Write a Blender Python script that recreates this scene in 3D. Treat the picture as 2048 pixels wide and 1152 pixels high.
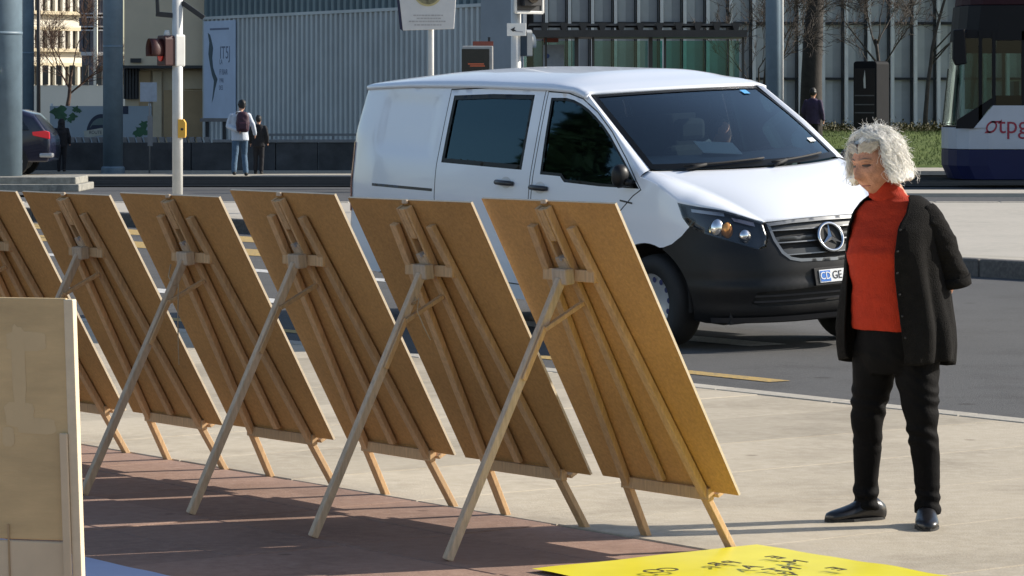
import bpy, bmesh, math, random
import numpy as np
from mathutils import Vector, Matrix, Euler, noise
from mathutils.geometry import delaunay_2d_cdt
random.seed(7); np.random.seed(7)
for o in list(bpy.data.objects): bpy.data.objects.remove(o)
SC = bpy.context.scene; COL = SC.collection
R = math.radians
# ---------------------------------------------------------------- camera, sky, sun, exposure
FPX, CH, YH = 6500.0, 1.68, 206.0            # long lens, eye height, horizon row of the 2048 px photograph
cam = bpy.data.objects.new('camera', bpy.data.cameras.new('camera')); COL.objects.link(cam)
cam.location = (0, 0, CH); cam.rotation_euler = (R(90), 0, 0)
cam.data.sensor_width = 36; cam.data.lens = FPX/2048*36; cam.data.shift_y = -(576-YH)/2048
cam.data.clip_end = 2000; cam.data.clip_start = .1
SC.camera = cam
SUN_AZ, SUN_EL = 14.0, 28.0                  # degrees from +X towards +Y
w = bpy.data.worlds.new('World'); SC.world = w; w.use_nodes = True
nt = w.node_tree; sky = nt.nodes.new('ShaderNodeTexSky'); sky.sky_type = 'NISHITA'; sky.sun_disc = False
sky.sun_elevation = R(SUN_EL); sky.sun_rotation = R(90-SUN_AZ)
bg = nt.nodes['Background']; bg.inputs['Strength'].default_value = .10
nt.links.new(sky.outputs[0], bg.inputs[0])
sun = bpy.data.objects.new('sun', bpy.data.lights.new('sun', 'SUN')); COL.objects.link(sun)
sun.data.energy = 4.4; sun.data.angle = R(.5); sun.data.color = (1, .93, .82)
sv = Vector((math.cos(R(SUN_AZ))*math.cos(R(SUN_EL)), math.sin(R(SUN_AZ))*math.cos(R(SUN_EL)), math.sin(R(SUN_EL))))
sun.rotation_euler = (-sv).to_track_quat('-Z', 'Y').to_euler()
SC.view_settings.view_transform = 'Standard'; SC.view_settings.look = 'None'
SC.view_settings.exposure = .68; SC.view_settings.gamma = 1
# ---------------------------------------------------------------- helpers
def at(px, py, Z): return Vector(((px-1024)/FPX*Z, Z, CH-(py-YH)/FPX*Z))
def atx(px, Z): return (px-1024)/FPX*Z
def atz(py, Z): return CH-(py-YH)/FPX*Z
TH = R(53); U = Vector((math.cos(TH), -math.sin(TH), 0)); N = Vector((math.sin(TH), math.cos(TH), 0))
def sn(s, n, z=0): return U*s+N*n+Vector((0, 0, z))       # street coordinates: s along the kerb, n across it

MATS = {}
def mat(name, col, rough=.7, var=.12, scale=8, bump=0, bscale=60, metal=0, spec=.5, coat=0, stretch=None, col2=None, sheen=0, emit=0, rnd=0, blot=0):
    if name in MATS: return MATS[name]
    m = bpy.data.materials.new(name); m.use_nodes = True; t = m.node_tree; b = t.nodes['Principled BSDF']
    b.inputs['Roughness'].default_value = rough; b.inputs['Metallic'].default_value = metal
    b.inputs['Specular IOR Level'].default_value = spec; b.inputs['Coat Weight'].default_value = coat
    b.inputs['Coat Roughness'].default_value = .05
    if sheen: b.inputs['Sheen Weight'].default_value = sheen
    tc = t.nodes.new('ShaderNodeTexCoord'); mp = t.nodes.new('ShaderNodeMapping'); t.links.new(tc.outputs['Object'], mp.inputs[0])
    if stretch: mp.inputs['Scale'].default_value = stretch
    if var:
        n1 = t.nodes.new('ShaderNodeTexNoise'); n1.inputs['Scale'].default_value = scale; n1.inputs['Detail'].default_value = 6; n1.inputs['Roughness'].default_value = .62
        t.links.new(mp.outputs[0], n1.inputs[0])
        cr = t.nodes.new('ShaderNodeValToRGB'); cr.color_ramp.elements[0].position = .3; cr.color_ramp.elements[1].position = .7
        c2 = col2 or tuple(min(1, c*(1+var)) for c in col)
        c1 = tuple(c*(1-var) for c in col)
        cr.color_ramp.elements[0].color = (*c1, 1); cr.color_ramp.elements[1].color = (*c2, 1)
        t.links.new(n1.outputs[0], cr.inputs[0]); last = cr.outputs[0]
        for kind_, amt in (('obj', rnd), ('blot', blot)):
            if not amt: continue
            if kind_ == 'obj': src = t.nodes.new('ShaderNodeObjectInfo').outputs['Random']
            else:
                n3 = t.nodes.new('ShaderNodeTexNoise'); n3.inputs['Scale'].default_value = 2.6; n3.inputs['Detail'].default_value = 5; t.links.new(tc.outputs['Object'], n3.inputs[0]); src = n3.outputs[0]
            mr = t.nodes.new('ShaderNodeMapRange'); mr.inputs['From Min'].default_value = 0 if kind_ == 'obj' else .3; mr.inputs['From Max'].default_value = 1 if kind_ == 'obj' else .7; mr.inputs['To Min'].default_value = 1-amt; mr.inputs['To Max'].default_value = 1+amt; t.links.new(src, mr.inputs[0])
            cc = t.nodes.new('ShaderNodeCombineColor'); mu = t.nodes.new('ShaderNodeMix'); mu.data_type = 'RGBA'; mu.blend_type = 'MULTIPLY'; mu.inputs['Factor'].default_value = 1
            for i in range(3): t.links.new(mr.outputs[0], cc.inputs[i])
            t.links.new(last, mu.inputs['A']); t.links.new(cc.outputs[0], mu.inputs['B']); last = mu.outputs['Result']
        t.links.new(last, b.inputs['Base Color'])
    else: b.inputs['Base Color'].default_value = (*col, 1)
    if bump:
        n2 = t.nodes.new('ShaderNodeTexNoise'); n2.inputs['Scale'].default_value = bscale; n2.inputs['Detail'].default_value = 4
        t.links.new(mp.outputs[0], n2.inputs[0])
        bp = t.nodes.new('ShaderNodeBump'); bp.inputs['Strength'].default_value = bump; bp.inputs['Distance'].default_value = .01
        t.links.new(n2.outputs[0], bp.inputs['Height']); t.links.new(bp.outputs[0], b.inputs['Normal'])
    if emit:
        b.inputs['Emission Color'].default_value = (*col, 1); b.inputs['Emission Strength'].default_value = emit
    MATS[name] = m; return m
def glass(name, tint, refl=1.0, rough=.02, ior=1.5):
    if name in MATS: return MATS[name]
    m = bpy.data.materials.new(name); m.use_nodes = True; t = m.node_tree; t.nodes.remove(t.nodes['Principled BSDF'])
    out = t.nodes['Material Output']; tr = t.nodes.new('ShaderNodeBsdfTransparent'); tr.inputs[0].default_value = (*tint, 1)
    gl = t.nodes.new('ShaderNodeBsdfGlossy'); gl.inputs['Roughness'].default_value = rough; gl.inputs[0].default_value = (*refl, 1) if isinstance(refl, tuple) else (refl, refl, refl, 1)
    fr = t.nodes.new('ShaderNodeFresnel'); fr.inputs[0].default_value = ior; mx = t.nodes.new('ShaderNodeMixShader')
    t.links.new(fr.outputs[0], mx.inputs[0]); t.links.new(tr.outputs[0], mx.inputs[1]); t.links.new(gl.outputs[0], mx.inputs[2])
    t.links.new(mx.outputs[0], out.inputs[0]); MATS[name] = m; return m

class MB:
    def __init__(s): s.v = []; s.f = []; s.mi = []
    def add(s, vs, fs, mi=0):
        k = len(s.v); s.v += [tuple(p) for p in vs]; s.f += [tuple(i+k for i in f) for f in fs]; s.mi += [mi]*len(fs); return s
    def box(s, c, d, M=None, mi=0):
        x, y, z = d[0]/2, d[1]/2, d[2]/2
        P = [Vector((i, j, k)) for k in (-z, z) for j in (-y, y) for i in (-x, x)]
        c = Vector(c); P = [(M @ p if M else p)+c for p in P]
        return s.add(P, [(0, 2, 3, 1), (4, 5, 7, 6), (0, 1, 5, 4), (2, 6, 7, 3), (0, 4, 6, 2), (1, 3, 7, 5)], mi)
    def beam(s, a, b, wd, ht, side=(1, 0, 0), mi=0):
        a, b = Vector(a), Vector(b); d = (b-a).normalized(); sd = Vector(side); sd = (sd-d*sd.dot(d)).normalized(); up = d.cross(sd)
        P = []
        for p in (a, b): P += [p+sd*i*wd/2+up*j*ht/2 for i, j in ((-1, -1), (1, -1), (1, 1), (-1, 1))]
        return s.add(P, [(3, 2, 1, 0), (4, 5, 6, 7), (0, 1, 5, 4), (1, 2, 6, 5), (2, 3, 7, 6), (3, 0, 4, 7)], mi)
    def loft(s, rings, closed=True, cap=True, mi=0):
        n = len(rings[0]); V = [p for r in rings for p in r]; F = []
        for i in range(len(rings)-1):
            for j in range(n if closed else n-1):
                k = (j+1) % n; F.append((i*n+j, i*n+k, (i+1)*n+k, (i+1)*n+j))
        if cap and closed: F.append(tuple(range(n-1, -1, -1))); F.append(tuple((len(rings)-1)*n+j for j in range(n)))
        return s.add(V, F, mi)
    def tube(s, pts, rad, n=8, mi=0, flat=1, cap=True):
        pts = [Vector(p) for p in pts]; rad = rad if isinstance(rad, (list, tuple)) else [rad]*len(pts)
        rings = []; ref = None
        for i, p in enumerate(pts):
            d = (pts[min(i+1, len(pts)-1)]-pts[max(i-1, 0)]).normalized()
            if ref is None: ref = Vector((1, 0, 0)) if abs(d.x) < .8 else Vector((0, 1, 0))
            x = (ref-d*ref.dot(d)).normalized(); ref = x; y = d.cross(x)
            rings.append([p+(x*math.cos(2*math.pi*j/n)+y*math.sin(2*math.pi*j/n)*flat)*rad[i] for j in range(n)])
        return s.loft(rings, True, cap, mi)
    def ball(s, c, r, nu=16, nv=10, M=None, mi=0):
        c = Vector(c); r = r if isinstance(r, (tuple, list)) else (r, r, r); rings = []
        for i in range(nv+1):
            ph = math.pi*(i/nv*.98+.01)
            rg = []
            for j in range(nu):
                t = 2*math.pi*j/nu; p = Vector((r[0]*math.sin(ph)*math.cos(t), r[1]*math.sin(ph)*math.sin(t), -r[2]*math.cos(ph)))
                rg.append(c+(M @ p if M else p))
            rings.append(rg)
        return s.loft(rings, True, True, mi)
    def prism(s, poly, a, b, fn, mi=0):        # extrude a 2-D polygon between depths a and b; fn(u,v,d) -> point
        n = len(poly); V = [fn(u, v, a) for u, v in poly]+[fn(u, v, b) for u, v in poly]
        F = [tuple(range(n)), tuple(range(2*n-1, n-1, -1))]+[(i, i+n, (i+1) % n+n, (i+1) % n) for i in range(n)]
        return s.add(V, F, mi)
    def build(s, name, mats, parent=None, smooth=False, bevel=0, kind=None):
        me = bpy.data.meshes.new(name); me.from_pydata(s.v, [], s.f)
        mats = mats if isinstance(mats, (list, tuple)) else [mats]
        for m in mats: me.materials.append(m)
        me.polygons.foreach_set('material_index', s.mi)
        bm = bmesh.new(); bm.from_mesh(me); bmesh.ops.recalc_face_normals(bm, faces=bm.faces[:]); bm.to_mesh(me); bm.free()
        if smooth: me.polygons.foreach_set('use_smooth', [True]*len(me.polygons))
        o = bpy.data.objects.new(name, me); COL.objects.link(o)
        if parent: o.parent = parent
        if bevel:
            b = o.modifiers.new('bevel', 'BEVEL'); b.width = bevel; b.segments = 2; b.limit_method = 'ANGLE'
        if kind: o['kind'] = kind
        return o
def tag(o, label, cat, group=None):
    o['label'] = label; o['category'] = cat
    if group: o['group'] = group
    return o
def empty(name, loc=(0, 0, 0), rz=0):
    o = bpy.data.objects.new(name, None); COL.objects.link(o); o.location = loc; o.rotation_euler = (0, 0, rz); return o
def copy_tree(o, parent=None):
    c = o.copy(); COL.objects.link(c); c.parent = parent
    for ch in [x for x in bpy.data.objects if x.parent == o]: copy_tree(ch, c)
    return c
def quad(mb, p, mi=0): mb.add(p, [tuple(range(len(p)))], mi); return mb
TMP = bpy.data.scenes.new('scratch')
def evaluated_mesh(o):  # evaluate one object alone in a scratch scene
    TMP.collection.objects.link(o)
    with bpy.context.temp_override(scene=TMP, view_layer=TMP.view_layers[0]):
        dg = bpy.context.evaluated_depsgraph_get(); dg.update()
        me = bpy.data.meshes.new_from_object(o.evaluated_get(dg))
    TMP.collection.objects.unlink(o); return me
def bake(o):            # apply modifiers
    me = evaluated_mesh(o); o.modifiers.clear(); old = o.data; o.data = me; bpy.data.meshes.remove(old)
def push(o, fn):         # displace every vertex along its normal
    me = o.data; n = len(me.vertices); co = np.empty(n*3, np.float32); no = np.empty(n*3, np.float32)
    me.vertices.foreach_get('co', co); me.vertex_normals.foreach_get('vector', no); co = co.reshape(-1, 3); no = no.reshape(-1, 3)
    d = np.array([fn(Vector(p)) for p in co.tolist()], np.float32); me.vertices.foreach_set('co', (co+no*d[:, None]).ravel()); me.update()
def fuse(mb, name, m, parent=None, voxel=.008, iters=3, amp=0, nscale=10, stretch=(1, 1, 1)):
    o = mb.build(name, m, None, True)
    r = o.modifiers.new('r', 'REMESH'); r.mode = 'VOXEL'; r.voxel_size = voxel; r.use_smooth_shade = True
    if iters:
        q = o.modifiers.new('s', 'SMOOTH'); q.iterations = iters; q.factor = .5
    bake(o)
    if amp:
        sx_, sy_, sz_ = (nscale*q for q in stretch)
        push(o, lambda p: amp*(noise.noise(Vector((p.x*sx_, p.y*sy_, p.z*sz_)))+.5*noise.noise(Vector((p.x*2.3*sx_+7, p.y*2.3*sy_, p.z*2.3*sz_)))))
    o.data.polygons.foreach_set('use_smooth', [True]*len(o.data.polygons))
    if not len(o.data.materials): o.data.materials.append(m)
    if parent: o.parent = parent
    return o
def text(name, body, size, m, parent, M, depth=.001, align='CENTER', sx=1):
    c = bpy.data.curves.new(name, 'FONT'); c.body = body; c.size = size; c.align_x = align; c.align_y = 'CENTER'; c.extrude = depth; c.resolution_u = 3
    t = bpy.data.objects.new(name+'_curve', c); me = evaluated_mesh(t)
    bpy.data.objects.remove(t); me.materials.clear(); me.materials.append(m)
    me.transform(M @ Matrix.Diagonal((sx, 1, 1, 1)))
    o = bpy.data.objects.new(name, me); COL.objects.link(o)
    if parent: o.parent = parent
    return o
def frame(o, x, y):     # matrix with origin o, x axis, y axis
    x = Vector(x).normalized(); y = Vector(y).normalized(); z = x.cross(y)
    return Matrix(((x.x, y.x, z.x, o[0]), (x.y, y.y, z.y, o[1]), (x.z, y.z, z.z, o[2]), (0, 0, 0, 1)))
def struct(mb, name, m, **k):
    o = mb.build(name, m, **k); o['kind'] = 'structure'; return o

# ---------------------------------------------------------------- materials
def ground_mat(name, cols, scales, bump, bscale, rough=.85, spec=.3, speck=0):
    m = bpy.data.materials.new(name); m.use_nodes = True; t = m.node_tree; b = t.nodes['Principled BSDF']
    b.inputs['Roughness'].default_value = rough; b.inputs['Specular IOR Level'].default_value = spec
    tc = t.nodes.new('ShaderNodeNewGeometry'); last = None
    for i, (c, sc) in enumerate(zip(cols[1:], scales)):
        n = t.nodes.new('ShaderNodeTexNoise'); n.inputs['Scale'].default_value = sc; n.inputs['Detail'].default_value = 7; n.inputs['Roughness'].default_value = .65
        t.links.new(tc.outputs['Position'], n.inputs[0])
        r = t.nodes.new('ShaderNodeValToRGB'); r.color_ramp.elements[0].position = .42; r.color_ramp.elements[1].position = .68
        t.links.new(n.outputs[0], r.inputs[0])
        x = t.nodes.new('ShaderNodeMix'); x.data_type = 'RGBA'
        t.links.new(r.outputs[0], x.inputs['Factor'])
        if last is None: x.inputs['A'].default_value = (*cols[0], 1)
        else: t.links.new(last, x.inputs['A'])
        x.inputs['B'].default_value = (*c, 1); last = x.outputs['Result']
    oi = t.nodes.new('ShaderNodeObjectInfo'); mr = t.nodes.new('ShaderNodeMapRange'); mr.inputs['To Min'].default_value = .9; mr.inputs['To Max'].default_value = 1.08
    t.links.new(oi.outputs['Random'], mr.inputs[0]); mu = t.nodes.new('ShaderNodeMix'); mu.data_type = 'RGBA'; mu.blend_type = 'MULTIPLY'; mu.inputs['Factor'].default_value = 1
    cx = t.nodes.new('ShaderNodeCombineColor')
    for i in range(3): t.links.new(mr.outputs[0], cx.inputs[i])
    t.links.new(last, mu.inputs['A']); t.links.new(cx.outputs[0], mu.inputs['B']); t.links.new(mu.outputs['Result'], b.inputs['Base Color'])
    if speck:
        vo = t.nodes.new('ShaderNodeTexVoronoi'); vo.inputs['Scale'].default_value = speck; t.links.new(tc.outputs['Position'], vo.inputs['Vector'])
        sr = t.nodes.new('ShaderNodeValToRGB'); sr.color_ramp.elements[0].position = .05; sr.color_ramp.elements[1].position = .09; sr.color_ramp.elements[0].color = (.62, .6, .58, 1); sr.color_ramp.elements[1].color = (1, 1, 1, 1)
        t.links.new(vo.outputs['Distance'], sr.inputs[0]); n4 = t.nodes.new('ShaderNodeTexNoise'); n4.inputs['Scale'].default_value = .9; n4.inputs['Detail'].default_value = 8; n4.inputs['Roughness'].default_value = .7; t.links.new(tc.outputs['Position'], n4.inputs[0])
        s4 = t.nodes.new('ShaderNodeValToRGB'); s4.color_ramp.elements[0].position = .36; s4.color_ramp.elements[1].position = .5; s4.color_ramp.elements[0].color = (.80, .79, .78, 1); s4.color_ramp.elements[1].color = (1, 1, 1, 1); t.links.new(n4.outputs[0], s4.inputs[0])
        for so in (sr, s4):
            m3 = t.nodes.new('ShaderNodeMix'); m3.data_type = 'RGBA'; m3.blend_type = 'MULTIPLY'; m3.inputs['Factor'].default_value = 1; t.links.new(mu.outputs['Result'], m3.inputs['A']); t.links.new(so.outputs[0], m3.inputs['B']); mu = m3
        t.links.new(mu.outputs['Result'], b.inputs['Base Color'])
    n2 = t.nodes.new('ShaderNodeTexNoise'); n2.inputs['Scale'].default_value = bscale; n2.inputs['Detail'].default_value = 5
    t.links.new(tc.outputs['Position'], n2.inputs[0]); bp = t.nodes.new('ShaderNodeBump'); bp.inputs['Strength'].default_value = bump; bp.inputs['Distance'].default_value = .01
    t.links.new(n2.outputs[0], bp.inputs['Height']); t.links.new(bp.outputs[0], b.inputs['Normal'])
    MATS[name] = m; return m
M_beige = ground_mat('beige_concrete', [(.41, .355, .27), (.36, .31, .235), (.45, .395, .31)], [1.3, 14], .25, 90, speck=2.2)
M_red = ground_mat('reddish_concrete', [(.29, .185, .14), (.245, .155, .118), (.33, .22, .17)], [1.6, 18], .25, 90, speck=2.6)
M_asph = ground_mat('asphalt', [(.095, .094, .094), (.078, .077, .077), (.125, .122, .118)], [.5, 70], .5, 160, rough=.9, speck=1.3)
M_asph2 = ground_mat('far_asphalt', [(.075, .076, .08), (.05, .052, .056), (.11, .11, .11)], [.25, 20], .3, 60)
M_kerb = ground_mat('kerb_stone', [(.40, .37, .31), (.33, .30, .25), (.46, .42, .36)], [2, 25], .4, 60)
M_dkerb = ground_mat('dark_kerb_stone', [(.10, .095, .09), (.07, .066, .062), (.14, .13, .12)], [2, 25], .4, 60)
M_joint = mat('joint_dirt', (.10, .085, .07), .95)
M_isl = ground_mat('island_concrete', [(.42, .39, .34), (.36, .335, .29), (.46, .42, .36)], [.6, 8], .3, 40)
M_yel = ground_mat('yellow_paint', [(.50, .33, .09), (.40, .28, .12), (.20, .17, .12)], [8, 40], .3, 120)
M_whp = ground_mat('white_paint', [(.62, .61, .58), (.5, .49, .47), (.3, .3, .3)], [8, 40], .3, 120)
M_grass = ground_mat('grass', [(.075, .115, .022), (.05, .085, .018), (.12, .15, .04)], [.8, 6], 1, 30)
M_fib = mat('fibreboard', (.47, .255, .085), .85, .17, 75, .3, 300, rnd=.10, blot=.12)
M_wood = mat('pine_wood', (.52, .33, .165), .65, .20, 14, .15, 90, stretch=(6, 6, .7), rnd=.14, blot=.1)
M_wood2 = mat('pale_pine_wood', (.50, .385, .27), .7, .2, 14, .15, 90, stretch=(6, 6, .7), rnd=.12, blot=.12)
M_paper = mat('white_paper', (.78, .78, .76), .6, .04)
M_edge = mat('board_edge', (.62, .52, .38), .8, .1, 40)
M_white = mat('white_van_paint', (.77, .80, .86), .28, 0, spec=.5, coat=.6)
M_dkplastic = mat('black_plastic', (.0085, .0085, .0095), .42, .15, 40, 0, 300, spec=.3)
M_black = mat('black_rubber', (.012, .012, .013), .75, .15, 30)
M_chrome = mat('chrome', (.75, .76, .78), .12, 0, metal=1)
M_silver = mat('silver_paint', (.45, .46, .48), .35, .1, 20, metal=.6)
M_skin = mat('skin', (.50, .27, .18), .55, .12, 30, .1, 200)
M_blue = mat('blue_steel_paint', (.14, .20, .25), .5, .15, 3)
M_polew = mat('white_pole_paint', (.62, .62, .60), .45, .08, 6)
M_dark = mat('dark_metal', (.025, .026, .03), .5, .15, 10)

# ---------------------------------------------------------------- ground
g = MB(); quad(g, [(-400, -30, -.12), (400, -30, -.12), (400, 700, -.12), (-400, 700, -.12)]); struct(g, 'ground', M_asph2)
g = MB(); quad(g, [sn(-90, 12.3, -.010), sn(40, 12.3, -.010), sn(40, 24, -.010), sn(-90, 24, -.010)]); struct(g, 'road', M_asph)
g = MB(); quad(g, [sn(-90, -12, -.02), sn(30, -12, -.02), sn(30, 12.42, -.02), sn(-90, 12.42, -.02)]); plaza = struct(g, 'plaza', M_joint)
def slab_mesh(name, lx, ly, m, t=.02):
    mb = MB(); c = .004
    mb.loft([[(x*(lx/2), y*(ly/2), -t) for x, y in ((-1, -1), (1, -1), (1, 1), (-1, 1))],
             [(x*(lx/2), y*(ly/2), -c) for x, y in ((-1, -1), (1, -1), (1, 1), (-1, 1))],
             [(x*(lx/2-c), y*(ly/2-c), 0) for x, y in ((-1, -1), (1, -1), (1, 1), (-1, 1))]], True, True)
    o = mb.build(name, m); return o
def scatter_pieces(proto, spots, parent, rz):
    for i, p in enumerate(spots):
        o = proto if i == 0 else proto.copy()
        if i: COL.objects.link(o)
        o.parent = parent; o.location = p; o.rotation_euler = (R(random.uniform(-.05, .05)), R(random.uniform(-.05, .05)), rz)
PS = .965
spots = []
for i in range(-22, 0):
    s = -10.25+PS/2+(i+10)*PS
    if s > -5 or s < -22: continue
    spots.append(sn(s, 7.945+2.235, random.uniform(-.0015, .0015)))
scatter_pieces(slab_mesh('paving_slab', PS-.008, 4.465, M_beige, .018), spots, plaza, -TH)
spots = []
for i in range(-20, 3):
    s = -10.25+PS/2+(i+10)*PS*1.0
    if s > -5.5 or s < -19: continue
    for j in range(9): spots.append(sn(s, 7.93-.25-j*.5, random.uniform(-.002, .002)))
scatter_pieces(slab_mesh('red_paving_slab', PS-.008, .493, M_red, .018), spots, plaza, -TH)
g = MB(); quad(g, [sn(-5, -12, -.004), sn(30, -12, -.004), sn(30, 12.4, -.004), sn(-5, 12.4, -.004)]); struct(g, 'pavement', M_beige)
g = MB(); quad(g, [sn(-90, -12, -.008), sn(-5, -12, -.008), sn(-5, 3.4, -.008), sn(-90, 3.4, -.008)]); struct(g, 'red_pavement', M_red)
k = slab_mesh('kerb_stone', .99, .16, M_kerb, .11)
scatter_pieces(k, [sn(-40+i*1.0, 12.5, .003) for i in range(38)], plaza, -TH)
# road paint
def stripe(name, s0, s1, n, wd, m, z=-.006):
    g = MB(); quad(g, [sn(s0, n-wd/2, z), sn(s1, n-wd/2, z), sn(s1, n+wd/2, z), sn(s0, n+wd/2, z)]); return struct(g, name, m)
for s1 in (-14.75, -19.4, -24, -28.6): stripe('yellow_road_line', s1-2.7, s1, 13.15, .17, M_yel)
for i in range(7): stripe('white_road_line', -44+i*6.0, -41+i*6.0, 15.05, .34, M_whp)
for i in range(6): stripe('white_road_line', -46+i*6.0, -43+i*6.0, 17.65, .30, M_whp)
for n in (19.75, 21.6): stripe('yellow_road_line', -60, -27, n, .85, M_yel)
# traffic island beyond the road
I0, I1 = sn(-75, 22.8), sn(20, 22.8)
def isl_front(X): # y of the kerb line at X
    t = (X-I0.x)/(I1.x-I0.x); return I0.y+(I1.y-I0.y)*t
g = MB(); xs = [-14+i*.75 for i in range(40)]; far = 50
front = [(x, isl_front(x)) for x in xs if isl_front(x) < far-1.2]
fx0 = front[0][0]
P = [Vector((fx0-1.5, far, .15))]+[Vector((x, y, .15)) for x, y in front]+[Vector((front[-1][0], far, .15))]
quad(g, P); isl = struct(g, 'traffic_island', M_isl)
mb = MB(); mb.box((0, 0, -.09), (.99, .18, .195)); kb = mb.build('island_kerb_stone', M_dkerb, bevel=.02)
scatter_pieces(kb, [sn(-54+i, 22.72, .157) for i in range(40)], isl, -TH)
mb = MB(); mb.box((0, 0, -.09), (.99, .18, .195)); kb = mb.build('light_kerb_stone', M_kerb, bevel=.02)
scatter_pieces(kb, [Vector((fx0-1+i, far+.02, .155)) for i in range(24)], isl, 0)
scatter_pieces(slab_mesh('edging_stone', .99, .5, M_kerb, .02), [sn(-54+i, 23.1, .158) for i in range(40)], isl, -TH)
# far road, tram track slab, pavements
for (y0, y1, m, z, nm, x0, x1) in ((51, 59, M_asph2, -.03, 'side_road', -60, 60), (60.5, 63, M_isl, .0, 'tram_stop_edge', 5.5, 60), (69.5, 72, M_asph, .0, 'tram_track', -40, 60), (73.2, 76.0, M_kerb, .03, 'far_pavement', -40, 2), (78, 82, M_isl, .05, 'far_pavement', -40, 40)):
    g = MB(); g.box(((x0+x1)/2, (y0+y1)/2, z-.05), (x1-x0, y1-y0, .1)); struct(g, nm, m)
for y in (66.4, 67.9, 70.2, 71.5):
    g = MB(); g.box((5, y, .035), (90, .07, .06)); struct(g, 'tram_rail', M_dark)
# grassy bank on the right
g = MB(); rows = [(82, .02), (82.2, .1), (85, .22), (88, .45), (92, .72), (95, .88), (101, .9)]; nx = 60; V = []
for y, z in rows:
    for i in range(nx): V.append((3+i*.5, y+.2*noise.noise(Vector((i*.3, y, 0))), z+.05*noise.noise(Vector((i*.4, y*.5, 3)))))
F = [(r*nx+i, r*nx+i+1, (r+1)*nx+i+1, (r+1)*nx+i) for r in range(len(rows)-1) for i in range(nx-1)]
g.add(V, F); struct(g, 'grass_bank', M_grass, smooth=True)
BANK = list(rows)
def bank_z(y): return float(np.interp(y, [r[0] for r in BANK], [r[1] for r in BANK]))
g = MB()
for i in range(26000):
    x, y = random.uniform(3.2, 20), 82.2+12.5*random.random(); z = bank_z(y)-.03; h = random.uniform(.05, .13); a = random.uniform(0, 6.28); b = random.uniform(-.06, .06)
    g.add([(x-.012*math.cos(a), y-.012*math.sin(a), z), (x+.012*math.cos(a), y+.012*math.sin(a), z), (x+b, y+b, z+h)], [(0, 1, 2)])
o = g.build('grass', mat('grass_blades', (.085, .125, .025), .7, .5, 1.5)); tag(o, 'short green grass on the bank behind the tram', 'grass'); o['kind'] = 'stuff'
g = MB()
for i in range(13000):
    x = random.uniform(3.2, 16); y = random.gauss(95.4, .8); z = .85+abs(random.gauss(0, .11))*(1+.4*noise.noise(Vector((x*1.3, 0, 0)))); r = random.uniform(.03, .07); a, e = random.uniform(0, 6.28), random.uniform(-.6, 1.2)
    d = Vector((math.cos(a)*math.cos(e), math.sin(a)*math.cos(e), math.sin(e))); s = d.cross(Vector((.3, .2, 1))).normalized()
    p = Vector((x, y, z)); g.add([p-s*r*.5, p+s*r*.5, p+d*r*1.6], [(0, 1, 2)])
o = g.build('low_shrubs', mat('dry_shrub_leaves', (.075, .068, .026), .8, .5, 3)); tag(o, 'brownish low shrubs along the foot of the grey facade', 'shrubs'); o['kind'] = 'stuff'

# ---------------------------------------------------------------- buildings
# grey curtain-wall building on the right
FY = 101.0; ppm = FPX/FY; pitch = 46/ppm
bd = empty('grey_office_building', (6, FY, 0)); tag(bd, 'long grey facade with pale upright fins and glass panels behind the shelter', 'building')
M_fin = mat('pale_aluminium', (.80, .78, .73), .5, .08, 4); M_pan = mat('grey_glass_panel', (.47, .475, .48), .45, .2, .6); M_pan2 = mat('lighter_grey_panel', (.62, .62, .61), .5, .15, .6)
x0 = atx(1047, FY)-6
mb = MB(); mb.box((4.5, 8, 8), (26, 15.4, 18)); mb.build('wall', mat('dim_grey_wall', (.10, .10, .105), .8), bd)
fm = MB(); fm.box((0, -.17, 8), (.10, .36, 16)); fin0 = fm.build('fin', M_fin, bd)
tm = MB(); tm.box((0, -.02, 8), (.035, .08, 16)); ml0 = tm.build('mullion', M_dark, bd)
hs = [(.5, 2.40), (2.47, 4.12), (4.2, 8.5)]
pm = []
for k_, (a_, b_) in enumerate(hs):
    m1 = MB(); m1.box((0, .12, (a_+b_)/2), (pitch-.16, .06, b_-a_)); pm.append(m1.build('panel', M_pan, bd))
    m2 = MB(); m2.box((0, .085, (a_+b_)/2), (pitch*.34, .06, b_-a_-.02)); pm.append(m2.build('blind', M_pan2, bd))
for i in range(28):
    x = x0+i*pitch
    for src, dx in ((fin0, 0), (ml0, -.12)):
        o = src if i == 0 else src.copy()
        if i: COL.objects.link(o)
        o.parent = bd; o.location = (x+dx, 0, 0)
    for k_, src in enumerate(pm):
        o = src if i == 0 else src.copy()
        if i: COL.objects.link(o)
        o.parent = bd; o.location = (x+pitch/2+(-.16 if k_ % 2 else 0)+.0, random.uniform(-.01, .01), 0)
for z in (2.435, 4.16):
    mb = MB(); mb.box((x0+14*pitch, -.0, z), (29*pitch, .14, .07)); mb.build('transom', M_dark, bd)
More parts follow.
